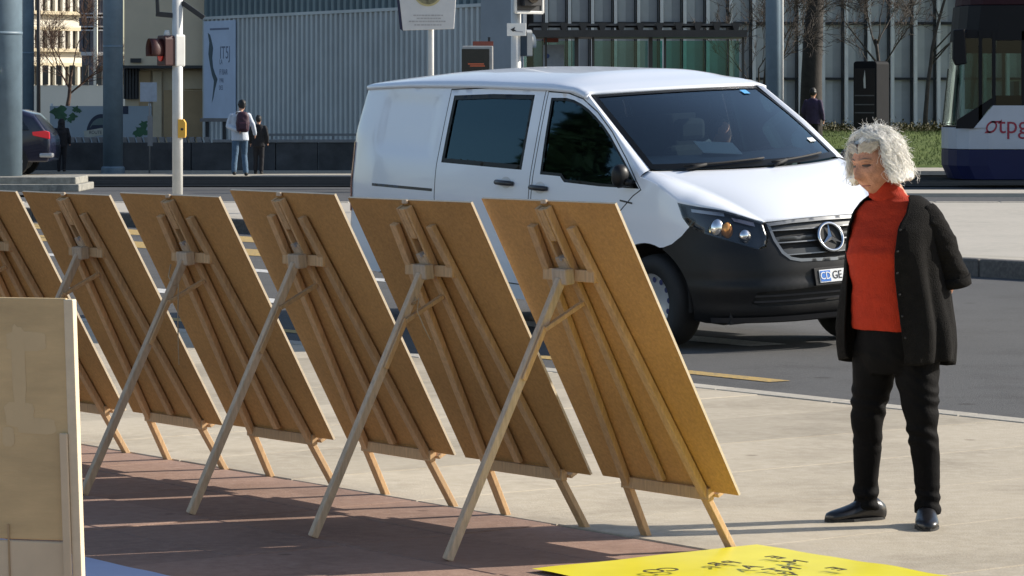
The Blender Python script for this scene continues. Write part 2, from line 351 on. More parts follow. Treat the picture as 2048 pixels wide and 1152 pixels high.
# corrugated building
A = at(408, 200, 91.5); B = at(1046, 200, 77.5); A.z = B.z = 0
cb = empty('corrugated_hall', A); tag(cb, 'blue-grey ribbed metal hall behind the low dark wall', 'building')
D = (B-A); Ln = D.length; D.normalize(); Nn = Vector((D.y, -D.x, 0)); Nn = Nn if Nn.y < 0 else -Nn
M_cor = mat('ribbed_metal', (.44, .465, .475), .55, .15, .4, metal=.1); M_cor2 = mat('dark_blue_ribbed_metal', (.12, .17, .195), .5, .12, .4, metal=.2)
def corr(z0, z1, m, off, p=.26, nm='cladding'):
    mb = MB(); n = int(Ln/p); prof = [(0, 0), (.18, 0), (.3, .085), (.72, .085), (.84, 0)]
    pts = [D*((i+u)*p)+Nn*(v+off) for i in range(n) for u, v in prof]
    V = [p_+Vector((0, 0, z0)) for p_ in pts]+[p_+Vector((0, 0, z1)) for p_ in pts]; k = len(pts)
    mb.add(V, [(i, i+1, k+i+1, k+i) for i in range(k-1)]); return mb.build(nm, m, cb)
corr(-.5, 4.02, M_cor, 0); corr(4.10, 9, M_cor2, -.04, .33, 'upper_cladding')
mb = MB(); mb.beam(Nn*.03+Vector((0, 0, 4.06)), Nn*.03+D*Ln+Vector((0, 0, 4.06)), .16, .08, Nn); mb.build('ledge', M_cor, cb)
mb = MB(); mb.add([-Nn*.3+Vector((0, 0, -.5)), D*Ln-Nn*.3+Vector((0, 0, -.5)), D*Ln-Nn*.3+Vector((0, 6, -.5)), -Nn*.3+Vector((0, 1, -.5))]+[-Nn*.3+Vector((0, 0, 9)), D*Ln-Nn*.3+Vector((0, 0, 9)), D*Ln-Nn*.3+Vector((0, 6, 9)), -Nn*.3+Vector((0, 1, 9))], [(0, 1, 5, 4), (1, 2, 6, 5), (2, 3, 7, 6), (3, 0, 4, 7), (4, 5, 6, 7)]); mb.build('wall', M_dark, cb)
# end pier of the hall and small dark panels
e = D*(Ln-1.6)+Nn*.14
mb = MB(); mb.beam(e+Vector((0, 0, 2)), e+D*1.9+Vector((0, 0, 2)), .1, 5, Nn); mb.build('end_panel', mat('flat_grey_metal', (.19, .22, .26), .5, .1, 1), cb)
# poster on the hall
def onhall(px, py):
    d = Vector(((px-1024)/FPX, 1, -(py-YH)/FPX)); t = (A.x*D.y-A.y*D.x)/(d.x*D.y-d.y*D.x); p = d*t; return (p-A).dot(D), CH+p.z
po = empty('wall_poster', A); tag(po, 'tall pale blue poster with a slim figure on the ribbed hall', 'poster')
pa, pz0 = onhall(416, 236); pb, pz1 = onhall(479, 40)
def pp(u, v, d): return D*(pa+(pb-pa)*u)+Nn*(.10+d)+Vector((0, 0, pz0+(pz1-pz0)*v))
mb = MB(); mb.prism([(0, 0), (1, 0), (1, 1), (0, 1)], 0, .03, pp); mb.build('sheet', mat('pale_blue_sheet', (.42, .50, .64), .6, .08, 1), po)
M_pd = mat('poster_dark_ink', (.05, .08, .10), .7); M_pg = mat('poster_grey_ink', (.13, .16, .24), .7)
fig = [(.13, .88), (.20, .86), (.25, .80), (.30, .72), (.27, .62), (.30, .52), (.36, .46), (.44, .40), (.36, .30), (.30, .20), (.26, .16), (.30, .27), (.33, .38), (.26, .45), (.20, .55), (.15, .66), (.18, .78)]
mb = MB(); mb.prism(fig, .032, .036, pp); mb.build('figure', M_pd, po)
for (u0, u1, v0, v1, m) in ((.2, .8, .905, .925, M_pg),):
    mb = MB(); mb.prism([(u0, v0), (u1, v0), (u1, v1), (u0, v1)], .032, .036, pp); mb.build('caption', m, po)
for s_, u, v, sz in (('IT5J', .68, .665, .50), ('LA', .55, .575, .2), ('FI BAR', .63, .47, .22), ('PAR', .57, .385, .18), ('DES', .55, .31, .18)):
    text('lettering', s_, sz, M_pg, po, frame(pp(u, v, .034), D, (0, 0, 1)), sx=.8)
# cream block at the left
Z = 92; cr = empty('cream_block', (atx(328, Z), Z, 0)); tag(cr, 'cream overhanging block with brown panels beneath beside the ribbed hall', 'building')
M_cream = mat('cream_render', (.70, .58, .42), .8, .08, .8, .1, 30); M_brn = mat('brown_panel', (.40, .28, .155), .75, .1, 2); M_crd = mat('beige_panel', (.56, .46, .32), .75, .1, 2)
sx = lambda px: atx(px, Z)-atx(328, Z)
mb = MB(); mb.box((sx(329), .8, (atz(131, Z)+9)/2), (sx(409)-sx(248), 1.6, 9-atz(131, Z))); mb.build('upper_block', M_cream, cr)
mb = MB(); mb.box((sx(329), .05, atz(134, Z)), (sx(409)-sx(248), 1.0, .08)); mb.build('soffit_edge', M_dark, cr)
mb = MB(); mb.box((sx(329), 1.0, 1.4), (sx(409)-sx(246), 1.4, 2.9)); mb.build('wall', M_crd, cr)
for a_, b_, t_, bt, m in ((276, 300, 142, 275, M_brn), (304, 322, 142, 275, M_crd), (326, 352, 180, 275, M_brn), (366, 406, 182, 275, M_brn), (366, 406, 140, 178, M_crd)):
    mb = MB(); mb.box(((sx(a_)+sx(b_))/2, .25, (atz(t_, Z)+atz(bt, Z))/2), (sx(b_)-sx(a_), .1, atz(t_, Z)-atz(bt, Z))); mb.build('panel', m, cr, bevel=.01)
for q in range(5):
    mb = MB(); mb.box((sx(247+q*6), .2, (atz(137, Z)+atz(198, Z))/2), (.045, .1, atz(137, Z)-atz(198, Z))); mb.build('door_bar', M_dark, cr)
mb = MB(); mb.box((sx(262), .28, (atz(137, Z)+atz(198, Z))/2), (sx(277)-sx(246), .04, atz(137, Z)-atz(198, Z))); mb.build('door', mat('dark_grey_door', (.06, .06, .07), .5), cr)
mb = MB(); mb.box((sx(272), -.05, atz(121, Z)), (.3, .06, .12)); mb.build('plaque', M_dark, cr)
# far white and grey towers
def tower(name, label, px0, px1, Z, rot, m, top, floors, slot_m, nslots, band_m):
    X0, X1 = atx(px0, Z), atx(px1, Z); o = empty(name, (X0, Z, 0), R(rot)); tag(o, label, 'building'); Wd = (X1-X0)/math.cos(R(rot)); Wd *= 1.02
    mb = MB(); mb.box((Wd/2, 4.1, top/2), (Wd, 8, top)); mb.build('wall', m, o)
    ps = Wd/nslots; cache = {}
    for (z0, z1) in floors:
        mb = MB(); mb.box((ps*.5, .02, (z0+z1)/2), (ps*.46, .12, z1-z0)); w0 = mb.build('window', slot_m, o)
        mb = MB(); mb.box((0, -.12, (z0+z1)/2), (ps*.34, .22, z1-z0)); f0 = mb.build('pier', m, o)
        for i in range(nslots):
            for src in (w0, f0):
                c = src if i == 0 else src.copy()
                if i: COL.objects.link(c)
                c.parent = o; c.location = (i*ps, 0, 0)
        for zz in (z1+.1, z0-.1):
            mb = MB(); mb.box((Wd/2, -.1, zz), (Wd, .3, .2)); mb.build('ledge', band_m, o)
    return o
M_tw = mat('white_tower', (.72, .68, .58), .8, .06, .5); M_twb = mat('tower_ledge', (.66, .56, .38), .8, .06, 1); M_win = mat('dark_window', (.05, .045, .04), .3, .2, 2)
Z = 190; zz = lambda py: atz(py, Z)
tower('white_tower_block', 'bright white tower with narrow upright windows far behind the bare tree', 62, 164, Z, 50, M_tw, 16, [(zz(172), zz(132)), (zz(96), zz(60)), (zz(21), zz(-24)), (zz(-62), zz(-100))], M_win, 8, M_twb)
Z = 182
tg = tower('grey_tower_block', 'slate grey tower with pale floor lines beside the white tower', 163, 206, Z, 0, mat('slate_cladding', (.085, .09, .115), .6, .15, .8), zz(-60), [(atz(52, Z), atz(36, Z)), (atz(104, Z), atz(62, Z)), (atz(26, Z), atz(0, Z))], mat('slate_window', (.06, .06, .08), .3), 2, mat('pale_floor_line', (.5, .5, .52), .6))
mb = MB(); mb.box((atx(190, Z)-atx(163, Z)+.1, -.5, 6), (.2, .3, 9)); mb.build('corner_post', M_tw, tg)
Z = 150
lw = empty('low_white_building', (atx(150, Z), Z, 0)); tag(lw, 'low white building behind the hoarding and the bare tree', 'building')
mb = MB(); mb.box((0, 2, .95), (6.5, 4, 3.1)); mb.build('wall', M_tw, lw)
for i in range(9):
    mb = MB(); mb.box((-2.6+i*.62, -.02, atz(150, Z)), (.26, .1, .9)); mb.build('window', M_win, lw)
# ---------------------------------------------------------------- low wall, railing, hoarding
Z = 78.6
lwall = empty('low_concrete_wall', (atx(395, Z), Z, 0)); tag(lwall, 'low dark concrete wall with slanted pale slats on its top', 'wall')
M_dwall = mat('stained_dark_concrete', (.055, .058, .062), .85, .45, 1.6, .3, 20)
xa, xb = atx(-40, Z)-atx(395, Z), atx(720, Z)-atx(395, Z)
nseg = 9; wseg = (xb-xa)/nseg
for i in range(nseg):
    mb = MB(); mb.box((xa+(i+.5)*wseg, .15, .36), (wseg-.02, .3, .72)); mb.build('wall_panel', M_dwall, lwall, bevel=.01)
M_slat = mat('pale_grey_slat', (.20, .205, .21), .7, .15, 3)
xs0, xs1 = atx(125, Z)-atx(395, Z), atx(425, Z)-atx(395, Z); n = 20
sl = None
for i in range(n):
    if sl is None:
        mb = MB(); mb.prism([(0, 0), (.115, 0), (.075, .13), (-.04, .13)], 0, .3, lambda u, v, d: Vector((u, d, v))); sl = mb.build('coping_slat', M_slat, lwall, bevel=.005); o = sl
    else: o = sl.copy(); COL.objects.link(o)
    o.parent = lwall; o.location = (xs0+i*(xs1-xs0)/n, 0, .725)
mb = MB(); mb.box(((xs1+xb)/2, .15, .76), (xb-xs1, .36, .07)); mb.build('coping', M_slat, lwall, bevel=.01)
mb = MB(); mb.box(((xs1+xb)/2+.4, 1.2, .90), (xb-xs1-.4, .06, .06)); mb.build('rail', M_slat, lwall)
for i in range(5):
    mb = MB(); mb.box((xs1+.6+i*.75, 1.2, .6), (.05, .05, .6)); mb.build('rail_post', M_slat, lwall)
Z = 84
ho = empty('hoarding', (atx(200, Z), Z, 0)); tag(ho, 'pale hoarding with dark round badge, ribbon and green leaves behind the low wall', 'hoarding')
hx = lambda px: atx(px, Z)-atx(200, Z)
mb = MB(); mb.box(((hx(100)+hx(303))/2, 0, (atz(212, Z)+.3)/2), (hx(303)-hx(100), .05, atz(212, Z)-.3)); mb.build('sheet', mat('pale_hoarding_sheet', (.27, .32, .36), .6, .06, 1), ho)
for px in (103, 299):
    mb = MB(); mb.tube([(hx(px), .06, 0), (hx(px), .06, atz(207, Z))], .035, 8); mb.build('post', M_polew, ho, True)
def hp(u, v, d): return Vector((hx(u), -.028-d, atz(v, Z)))
M_navy = mat('navy_ink', (.012, .02, .045), .6); M_grn = mat('leaf_green_ink', (.025, .085, .04), .6, .4, 4); M_rib = mat('ribbon_ink', (.36, .36, .31), .6)
mb = MB(); mb.prism([(203+30*math.cos(t), 268-40*math.sin(t)) for t in np.linspace(0, math.pi, 20)], 0, .004, hp); mb.build('badge', M_navy, ho)
mb = MB(); mb.prism([(203+24*math.cos(t), 264-28*math.sin(t)) for t in np.linspace(.25, math.pi-.25, 16)]+[(185, 250), (221, 250)], .005, .008, hp); mb.build('badge_field', mat('badge_green_grey', (.09, .13, .13), .6), ho)
mb = MB(); mb.prism([(168, 262), (203, 256), (238, 262), (236, 276), (203, 270), (170, 277)], .009, .013, hp); mb.build('ribbon', M_rib, ho)
text('lettering', 'ROUTE DE LA', .12, M_navy, ho, frame(hp(203, 265, .015), (1, 0, 0), (0, 0, 1)), sx=.85)
for (cx, cy, r) in ((118, 224, 15), (124, 234, 10), (152, 218, 7), (146, 233, 8), (140, 240, 6), (158, 222, 5), (283, 262, 14), (288, 248, 8), (275, 268, 8)):
    mb = MB(); mb.prism([(cx+r*(1+.35*math.sin(5*t+cx))*math.cos(t), cy+r*.8*(1+.35*math.cos(4*t+cy))*math.sin(t)) for t in np.linspace(0, 2*math.pi, 22)[:-1]], 0, .004+.001*random.random(), hp); mb.build('leaf_print', M_grn, ho)
mb = MB(); mb.prism([(246, 212), (257, 212), (257, 228), (246, 228)], 0, .004, hp); mb.build('dark_square', M_navy, ho)
# low terrace table top by the poster
Z = 86
tb = empty('terrace_counter', (atx(430, Z), Z, 0)); tag(tb, 'flat grey counter top on dark legs below the poster', 'counter')
mb = MB(); mb.box((0, 0, atz(240, Z)), (.75, .5, .09)); mb.build('top', mat('grey_counter', (.22, .2, .19), .7), tb)
for dx in (-.2, .25):
    mb = MB(); mb.box((dx, 0, atz(240, Z)/2), (.08, .3, atz(240, Z)-.06)); mb.build('leg', M_dark, tb)

# ---------------------------------------------------------------- columns and poles
def column(px0, px1, Z, label, base=True):
    r = (px1-px0)/2/FPX*Z; o = empty('steel_column', (atx((px0+px1)/2, Z), Z, 0)); tag(o, label, 'column', 'blue steel columns')
    mb = MB(); mb.tube([(0, 0, .12), (0, 0, 9)], r, 32); mb.build('shaft', M_blue, o, True)
    mb = MB(); mb.tube([(0, 0, -.02), (0, 0, .12), (0, 0, .16)], [r*1.18, r*1.18, r*1.06], 32); mb.build('base', M_kerb if r > .4 else M_blue, o, False)
    for k_ in range(1, 3):
        mb = MB(); mb.tube([(0, 0, 2.9*k_+.1), (0, 0, 2.9*k_+.16)], r*1.015, 32); mb.build('collar', M_blue, o, True)
    return o
column(-62, 44, 63, 'thick blue-grey steel column at the left edge of the picture')
column(206, 246, 78.0, 'blue steel column standing before the hoarding and the low wall')
column(45, 68, 88, 'narrow dark blue column just right of the thick column')
mb = MB(); mb.tube([(0, 0, 0), (0, 0, 1.2), (0, 0, 9)], [.075, .06, .045], 10); o = mb.build('lamp_post', mat('brown_black_post', (.03, .022, .02), .5), smooth=True); o.location = (atx(77, 95), 95, 0); tag(o, 'thin dark lamp post left of the white tower', 'post')
mb = MB(); mb.box((0, 0, .07), (3.2, 2.2, .14)); mb.box((.1, .1, .2), (2.8, 1.8, .14)); o = mb.build('column_plinth', ground_mat('mottled_concrete', [(.26, .25, .22), (.15, .15, .14), (.34, .33, .29)], [2.2, 9], .5, 30), bevel=.02); o.location = (atx(40, 62), 62.6, .0); o.location.x = atx(165, 62)-1.6; tag(o, 'low mottled concrete plinth at the foot of the thick column', 'plinth')

def signal_pole(px, Z, wpx, h, label):
    r = wpx/2/FPX*Z; o = empty('signal_pole', (atx(px, Z), Z, .15)); tag(o, label, 'pole', 'white signal poles')
    mb = MB(); mb.tube([(0, 0, 0), (0, 0, h*.5)], r, 20); mb.build('pole', M_polew, o, True)
    mb = MB(); mb.tube([(0, 0, h*.5), (0, 0, h)], r*.9, 20); mb.build('upper_pole', M_polew, o, True)
    mb = MB(); mb.tube([(0, 0, -.01), (0, 0, .1)], r*1.3, 20); mb.build('base_collar', M_polew, o, True)
    return o
Z1 = 45.5
p1 = signal_pole(355, Z1, 21, 6, 'white traffic signal pole with a yellow push button box')
bz = atz(257, Z1)-.15; bx = atx(364, Z1)-atx(355, Z1)
mb = MB(); mb.prism([(-.05, -.13), (.05, -.13), (.06, -.1), (.06, .08), (.03, .13), (-.05, .13)], -.06, .06, lambda u, v, d: Vector((bx+u, d-.03, bz+v))); pb_ = mb.build('push_button_box', mat('signal_yellow', (.75, .42, .06), .45, .05), p1, bevel=.008)
mb = MB(); mb.tube([(bx+.01, -.085, bz-.01), (bx+.01, -.1, bz-.01)], .018, 12); mb.build('button', M_dark, pb_)
def traffic_light(name, label, loc, rz, lit, n=1, lens=.1, house=None, board=False):
    o = empty(name, loc, rz); tag(o, label, 'traffic light'); house = house or M_dark; h = .28*n
    mb = MB(); mb.prism([(-.15, -h/2), (.15, -h/2), (.15, h/2-.03), (.12, h/2), (-.12, h/2), (-.15, h/2-.03)], 0, .2, lambda u, v, d: Vector((u, d, v))); mb.build('housing', house, o, bevel=.01)
    for i in range(n):
        z = h/2-.14-i*.28
        mb = MB(); mb.tube([(0, -.005, z), (0, -.02, z)], lens, 20); mb.build('lens', lit if i == 0 else mat('unlit_lens', (.03, .02, .02), .2), o)
        mb = MB(); rr = []
        for y in (0, -.2):
            rr.append([Vector((lens*1.12*math.cos(t), y, z+lens*1.12*math.sin(t))) for t in np.linspace(-.5, math.pi+.5, 18)])
        mb.loft(rr, False, False); v = mb.build('visor', house, o, True); sdf = v.modifiers.new('s', 'SOLIDIFY'); sdf.thickness = .006
    if board:
        mb = MB(); mb.box((0, .1, 0), (.46, .012, h+.16)); mb.build('backboard', M_dark, o, bevel=.03)
        for (cx, cz, a, b) in ((0, -h/2-.09, .5, .045), (.245, 0, .045, h+.2), (-.245, 0, .045, h+.2)):
            mb = MB(); mb.box((cx, .09, cz), (a, .03, b)); mb.build('white_border', M_polew, o, bevel=.01)
    return o
M_redlens = mat('lit_red_lens', (.45, .02, .015), .3, 0, emit=.12)
p = at(322, 101, Z1-.1)
tl = traffic_light('pedestrian_signal', 'red pedestrian signal on the pole with the yellow box', p, R(-52), M_redlens, 1, .1, mat('dark_maroon_housing', (.05, .012, .012), .5))
tl.scale = (.75, 1, 1.5)
mb = MB(); mb.box((.13, .24, 0), (.1, .16, .3)); mb.build('bracket', M_polew, tl, bevel=.02)
mb = MB(); mb.tube([(-.0, .1, .14), (.0, .1, .19)], [.06, .03], 12); mb.build('cap', M_polew, tl, True)
br = empty('signal_bracket', at(355, 10, Z1)); tag(br, 'black bent bracket arms near the top of the left signal pole', 'bracket')
q = lambda px, py: at(px, py, Z1)-at(355, 10, Z1)+Vector((0, -.02, 0))
mb = MB(); mb.beam(q(314, -25), q(316, 28), .05, .07); mb.beam(q(312, 28), q(345, 31), .05, .07, (0, 1, 0)); mb.build('left_arm', M_dark, br, bevel=.008)
mb = MB(); mb.beam(q(364, 5), q(408, 36), .05, .07, (0, 1, 0)); mb.build('right_arm', M_dark, br, bevel=.008)
Z2 = 46
p2 = signal_pole(1032, Z2, 20, 6, 'white traffic signal pole rising behind the van roof')
tl2 = traffic_light('traffic_signal', 'black signal head with white border beside the pole behind the van', at(1066, -8, Z2-.2), R(38), mat('unlit_lens', (.03, .02, .02), .2), 1, .1, None, True)
tl3 = traffic_light('rear_signal', 'dark blue signal head seen from behind below the small camera sign', at(1054, 86, Z2+.1), R(150), mat('unlit_lens', (.03, .02, .02), .2), 1, .09, mat('dark_blue_housing', (.012, .03, .055), .45))
tl3.scale = (.62, .8, 1.35)
sg = empty('camera_sign', at(1033, 59, Z2-.12)); tag(sg, 'small white sign with a camera symbol on the pole behind the van', 'sign')
mb = MB(); mb.box((0, 0, 0), (.27, .012, .18)); mb.build('plate', M_paper, sg, bevel=.005)
mb = MB(); mb.prism([(-.085, .0), (-.02, .035), (-.03, .0), (-.0, -.02), (-.05, -.03)], -.008, -.012, lambda u, v, d: Vector((u, d, v))); mb.build('camera_symbol', M_dark, sg)
mb = MB(); mb.prism([(-.02, -.02), (.09, -.03), (.09, -.04), (-.02, -.03)], -.008, -.012, lambda u, v, d: Vector((u, d, v))); mb.build('caption', mat('grey_ink', (.3, .3, .34), .7), sg)
Z = 42
hs_ = empty('information_sign', (atx(862, Z), Z, .15)); tag(hs_, 'white tapered sign with round picture and small print on a white post', 'sign')
mb = MB(); mb.tube([(0, .03, 0), (0, .03, 4.2)], .036, 16); mb.build('post', M_polew, hs_, True)
def hq(px, py, d): return Vector((atx(px, Z)-atx(862, Z), d, atz(py, Z)-.15))
mb = MB(); mb.prism([(806, 61), (908, 58), (913, -20), (885, -95), (815, -95), (797, -20)], -.05, 0, hq); mb.build('plate', mat('sign_white', (.66, .65, .64), .5, .05), hs_, bevel=.006)
mb = MB(); mb.prism([(806, 62), (800, 58), (792, -20), (811, -95), (816, -95), (797, -20)], -.045, .02, hq); mb.build('side_panel', mat('dark_navy_side', (.012, .014, .05), .4), hs_)
mb = MB(); mb.prism([(856+29*math.cos(t), -16+29*math.sin(t)) for t in np.linspace(0, 2*math.pi, 33)[:-1]], -.053, -.056, hq); rg = mb.build('picture_rim', mat('gold_rim', (.55, .47, .24), .5), hs_)
mb = MB(); mb.prism([(856+25*math.cos(t), -16+25*math.sin(t)) for t in np.linspace(0, 2*math.pi, 33)[:-1]], -.057, -.06, hq); mb.build('picture', mat('picture_print', (.14, .13, .10), .5, .9, 9, col2=(.4, .36, .2)), hs_)
M_fp = mat('faint_print', (.44, .42, .42), .6)
for yy, a_, b_ in ((31, 827, 889), (37, 834, 882), (43, 818, 899), (50, 829, 886)):
    n_ = int((b_-a_)/6); xx = a_
    for i in range(n_):
        wv = random.uniform(3, 7); mb = MB(); mb.prism([(xx, yy-1.3), (min(xx+wv, b_), yy-1.35), (min(xx+wv, b_), yy+1.2), (xx, yy+1.25)], -.052, -.0535, hq); mb.build('print_word', M_fp, hs_); xx += wv+1.2
        if xx > b_-2: break
# grey-blue tall pole by the tree
Z = 70; mb = MB(); mb.tube([(0, 0, 0), (0, 0, 9)], 15/FPX*Z, 24); o = mb.build('pole', M_blue, smooth=True); o.name = 'tall_pole'; o.location = (atx(1546, Z), Z, 0); tag(o, 'tall blue-grey pole left of the tree trunk', 'pole')
mb = MB(); mb.tube([(0, 0, 0), (0, 0, 9)], 5/FPX*Z, 16); o = mb.build('white_post', M_polew, smooth=True); o.location = (atx(1563, Z), Z+.1, 0); tag(o, 'slim white post right beside the tall blue-grey pole', 'pole')
# small white notice on a post by the hoarding
Z = 77.5; o = empty('notice_sign', (atx(297, Z), Z, 0)); tag(o, 'small pale notice on a slim post before the hoarding', 'sign')
mb = MB(); mb.tube([(.02, .03, 0), (.02, .03, atz(168, Z))], .02, 8); mb.build('post', M_slat, o, True)
mb = MB(); mb.box((0, 0, atz(184, Z)), (.40, .02, .46)); mb.build('plate', mat('pale_blue_notice', (.30, .35, .42), .6), o)
mb = MB(); mb.box((.04, 0, atz(262, Z)), (.12, .05, .72)); mb.build('lower_panel', M_slat, o)
# information display
Z = 66; o = empty('departure_display', (atx(955, Z), Z, .0)); tag(o, 'black departure display in a pale frame with red top behind the van', 'display')
dx = lambda px: atx(px, Z)-atx(955, Z)
mb = MB(); mb.box((0, .1, (atz(92, Z))/2), (dx(986)-dx(924), .3, atz(92, Z))); mb.build('case', mat('pale_case', (.48, .46, .43), .5), o, bevel=.02)
mb = MB(); mb.box((dx(951), -.07, (atz(98, Z)+atz(215, Z))/2), (dx(979)-dx(924), .06, atz(98, Z)-atz(215, Z))); mb.build('screen', mat('black_screen', (.008, .008, .009), .25), o)
M_org = mat('orange_display_text', (.30, .07, .03), .5, 0, emit=.25)
for py, a_, b_ in ((128, 936, 968), (132, 940, 970)):
    mb = MB(); mb.box(((dx(a_)+dx(b_))/2, -.105, atz(py, Z)), (dx(b_)-dx(a_), .01, .025)); mb.build('text_line', M_org, o)
mb = MB(); mb.box((dx(966), .1, atz(87, Z)), (dx(985)-dx(944), .1, .09)); mb.build('red_header', mat('brick_red_panel', (.28, .07, .045), .5), o)
mb = MB(); mb.box((dx(978), .1, atz(80, Z)), (.05, .05, .12)); mb.build('aerial', M_dark, o)
# bus shelter
Z = 74; bs = empty('tram_shelter', (atx(1265, Z), Z, 0)); tag(bs, 'long glass tram shelter with dark ribbed roof behind the van', 'shelter')
bx_ = lambda px: atx(px, Z)-atx(1265, Z); M_roofd = mat('dark_bronze', (.05, .043, .038), .5, .2, 4)
mb = MB(); mb.box((bx_(1270), .6, atz(68, Z)), (bx_(1487)-bx_(1045), 2.2, .16)); mb.build('roof_beam', M_roofd, bs)
mb = MB(); mb.box((bx_(1270), .6, atz(50, Z)), (bx_(1480)-bx_(1055), 1.8, .05)); mb.build('roof_sheet', mat('roof_grey', (.12, .11, .10), .6), bs)
for i in range(11):
    mb = MB(); mb.prism([(-.09, .17), (.09, .17), (.05, 0), (-.05, 0)], -.4, 1.6, lambda u, v, d: Vector((bx_(1090+i*38)+u, d, atz(61, Z)+v))); mb.build('roof_bracket', M_roofd, bs)
for px in (1153, 1186, 1301, 1330, 1486, 1092):
    mb = MB(); mb.box((bx_(px), 0, atz(68, Z)/2), (.09 if px in (1301, 1153) else .05, .1, atz(68, Z))); mb.build('post', M_roofd, bs)
M_gg = glass('green_glass', (.60, .78, .72), .8); M_gg2 = glass('teal_glass', (.38, .72, .66), .8)
for a_, b_, m in ((1048, 1090, M_gg), (1094, 1151, M_gg), (1188, 1299, M_gg), (1304, 1328, M_gg2), (1332, 1368, M_gg2), (1370, 1414, M_gg2), (1416, 1460, M_gg2), (1462, 1484, M_gg)):
    mb = MB(); mb.box(((bx_(a_)+bx_(b_))/2, .9, (atz(80, Z)+.3)/2), (bx_(b_)-bx_(a_), .012, atz(80, Z)-.3)); mb.build('glass_pane', m, bs)
mb = MB(); mb.box((bx_(1108), .85, (atz(88, Z)+.6)/2), (bx_(1129)-bx_(1086), .03, atz(88, Z)-.6)); mb.build('map_board', mat('map_board_grey', (.30, .33, .37), .5), bs)
mb = MB(); mb.box((bx_(1103), .8, atz(79, Z)), (bx_(1117)-bx_(1087), .05, .1)); mb.build('red_header', mat('brick_red_panel', (.3, .07, .04)), bs)
mb = MB(); mb.tube([(bx_(1095), .83, atz(111, Z)), (bx_(1095), .82, atz(111, Z))], .055, 16); mb.build('round_mark', mat('print_blue', (.05, .09, .25), .6), bs)

# ---------------------------------------------------------------- trees
def bare_tree(name, label, base, h, r0, seed, levels=4, spread=.55, nb=3, m=None, fork=.35, lean=(0, 0), wob=.45):
    rnd = random.Random(seed); o = empty(name, base); tag(o, label, 'tree', 'bare trees')
    m = m or mat('bark', (.03, .025, .022), .9, .3, 8, .6, 30); tr = MB(); cr_ = MB()
    def branch(p, d, ln, r, lv, mb):
        pts = [p]; rad = [r]; n = 4 if lv else 9
        for i in range(n):
            d = (d+Vector((rnd.gauss(0, .13), rnd.gauss(0, .13), rnd.gauss(.03, .08)))*(wob if lv == 0 else 1)).normalized(); p = p+d*ln/n; pts.append(p); rad.append(r*(1-.55*(i+1)/n))
        mb.tube(pts, [x*(1+(.12*rnd.random() if lv == 0 else 0)) for x in rad], 12 if lv == 0 else (6 if lv < 2 else 3))
        if lv >= levels: return
        k = nb+(2 if lv == 0 else 0)
        for i in range(k):
            t = rnd.uniform(fork if lv == 0 else .25, 1); j = min(n-1, int(t*n)); q_ = pts[j].lerp(pts[j+1], t*n-j)
            a = rnd.uniform(0, 2*math.pi); s = d.orthogonal().normalized(); s.rotate(Matrix.Rotation(a, 3, d)); nd = (d*math.cos(spread)+s*math.sin(spread)*rnd.uniform(.8, 1.3)+Vector((0, 0, .1))).normalized()
            branch(q_, nd, ln*rnd.uniform(.5, .72), max(.0075, rad[j]*rnd.uniform(.4, .6)), lv+1, cr_)
    branch(Vector((0, 0, -.1)), Vector((lean[0], lean[1], 1)).normalized(), h, r0, 0, tr)
    tr.build('trunk', m, o, True); cr_.build('crown', m, o, True); return o
bare_tree('large_tree', 'thick dark tree trunk rising behind the van next to a walker', (atx(1622, 90), 90, bank_z(90)), 9, .30, 3, 4, .6, 3, fork=.5, wob=.12)
M_twig = mat('twig_bark', (.055, .045, .038), .9, .3, 8)
bare_tree('young_tree', 'small bare tree behind the dark information pillar', (atx(1772, 93), 93, .75), 2.9, .085, 11, 5, .62, 4, M_twig, .55)
bare_tree('young_tree', 'bare young tree at the right end of the tram shelter', (atx(1510, 86), 86, .3), 3.4, .06, 23, 5, .6, 4, M_twig, .35)
bare_tree('young_tree', 'bare tree whose twigs cross the fins left of the tram', (atx(1850, 99), 99, .9), 4.6, .07, 31, 5, .6, 4, M_twig, .4)
bare_tree('young_tree', 'bare tree spreading before the white tower at the left', (atx(126, 120), 120, 0), 3.1, .11, 8, 5, .68, 4, mat('reddish_bark', (.085, .05, .035), .9, .3, 8), .62)
for k_, (x, y, h) in enumerate(((-34, 36, 9), (-40, 41, 12), (-37, 47, 8), (-45, 52, 11), (-30, 31, 7))):  # unseen tree row, added to give the van side windows something to reflect
    o = empty('added_evergreen', (x, y, 0)); tag(o, 'dark evergreen tree added out of view to be mirrored in the van side windows, %s of five' % ('first', 'second', 'third', 'fourth', 'fifth')[k_], 'tree', 'unseen evergreens added for reflections')
    mb = MB(); mb.tube([(0, 0, -.1), (0, 0, h*.5), (0, 0, h*.95)], [.25, .16, .04], 8); mb.build('trunk', M_twig, o, True); mb = MB(); rn = random.Random(k_)
    for i in range(2200):
        f_ = rn.random()**.8; a = rn.uniform(0, 6.28); rr_ = h*.30*(1-f_)**.8*math.sqrt(rn.random())+.15; p = Vector((rr_*math.cos(a), rr_*math.sin(a), h*(.12+.88*f_)+rn.gauss(0, .15))); d = Vector((rn.gauss(0, 1), rn.gauss(0, 1), rn.gauss(-.3, .6))).normalized(); q_ = d.orthogonal().normalized()*.18
        mb.add([p-q_, p+q_, p+d*.5], [(0, 1, 2)])
    mb.build('crown', mat('evergreen_leaves', (.03, .055, .02), .8, .4, 2), o)
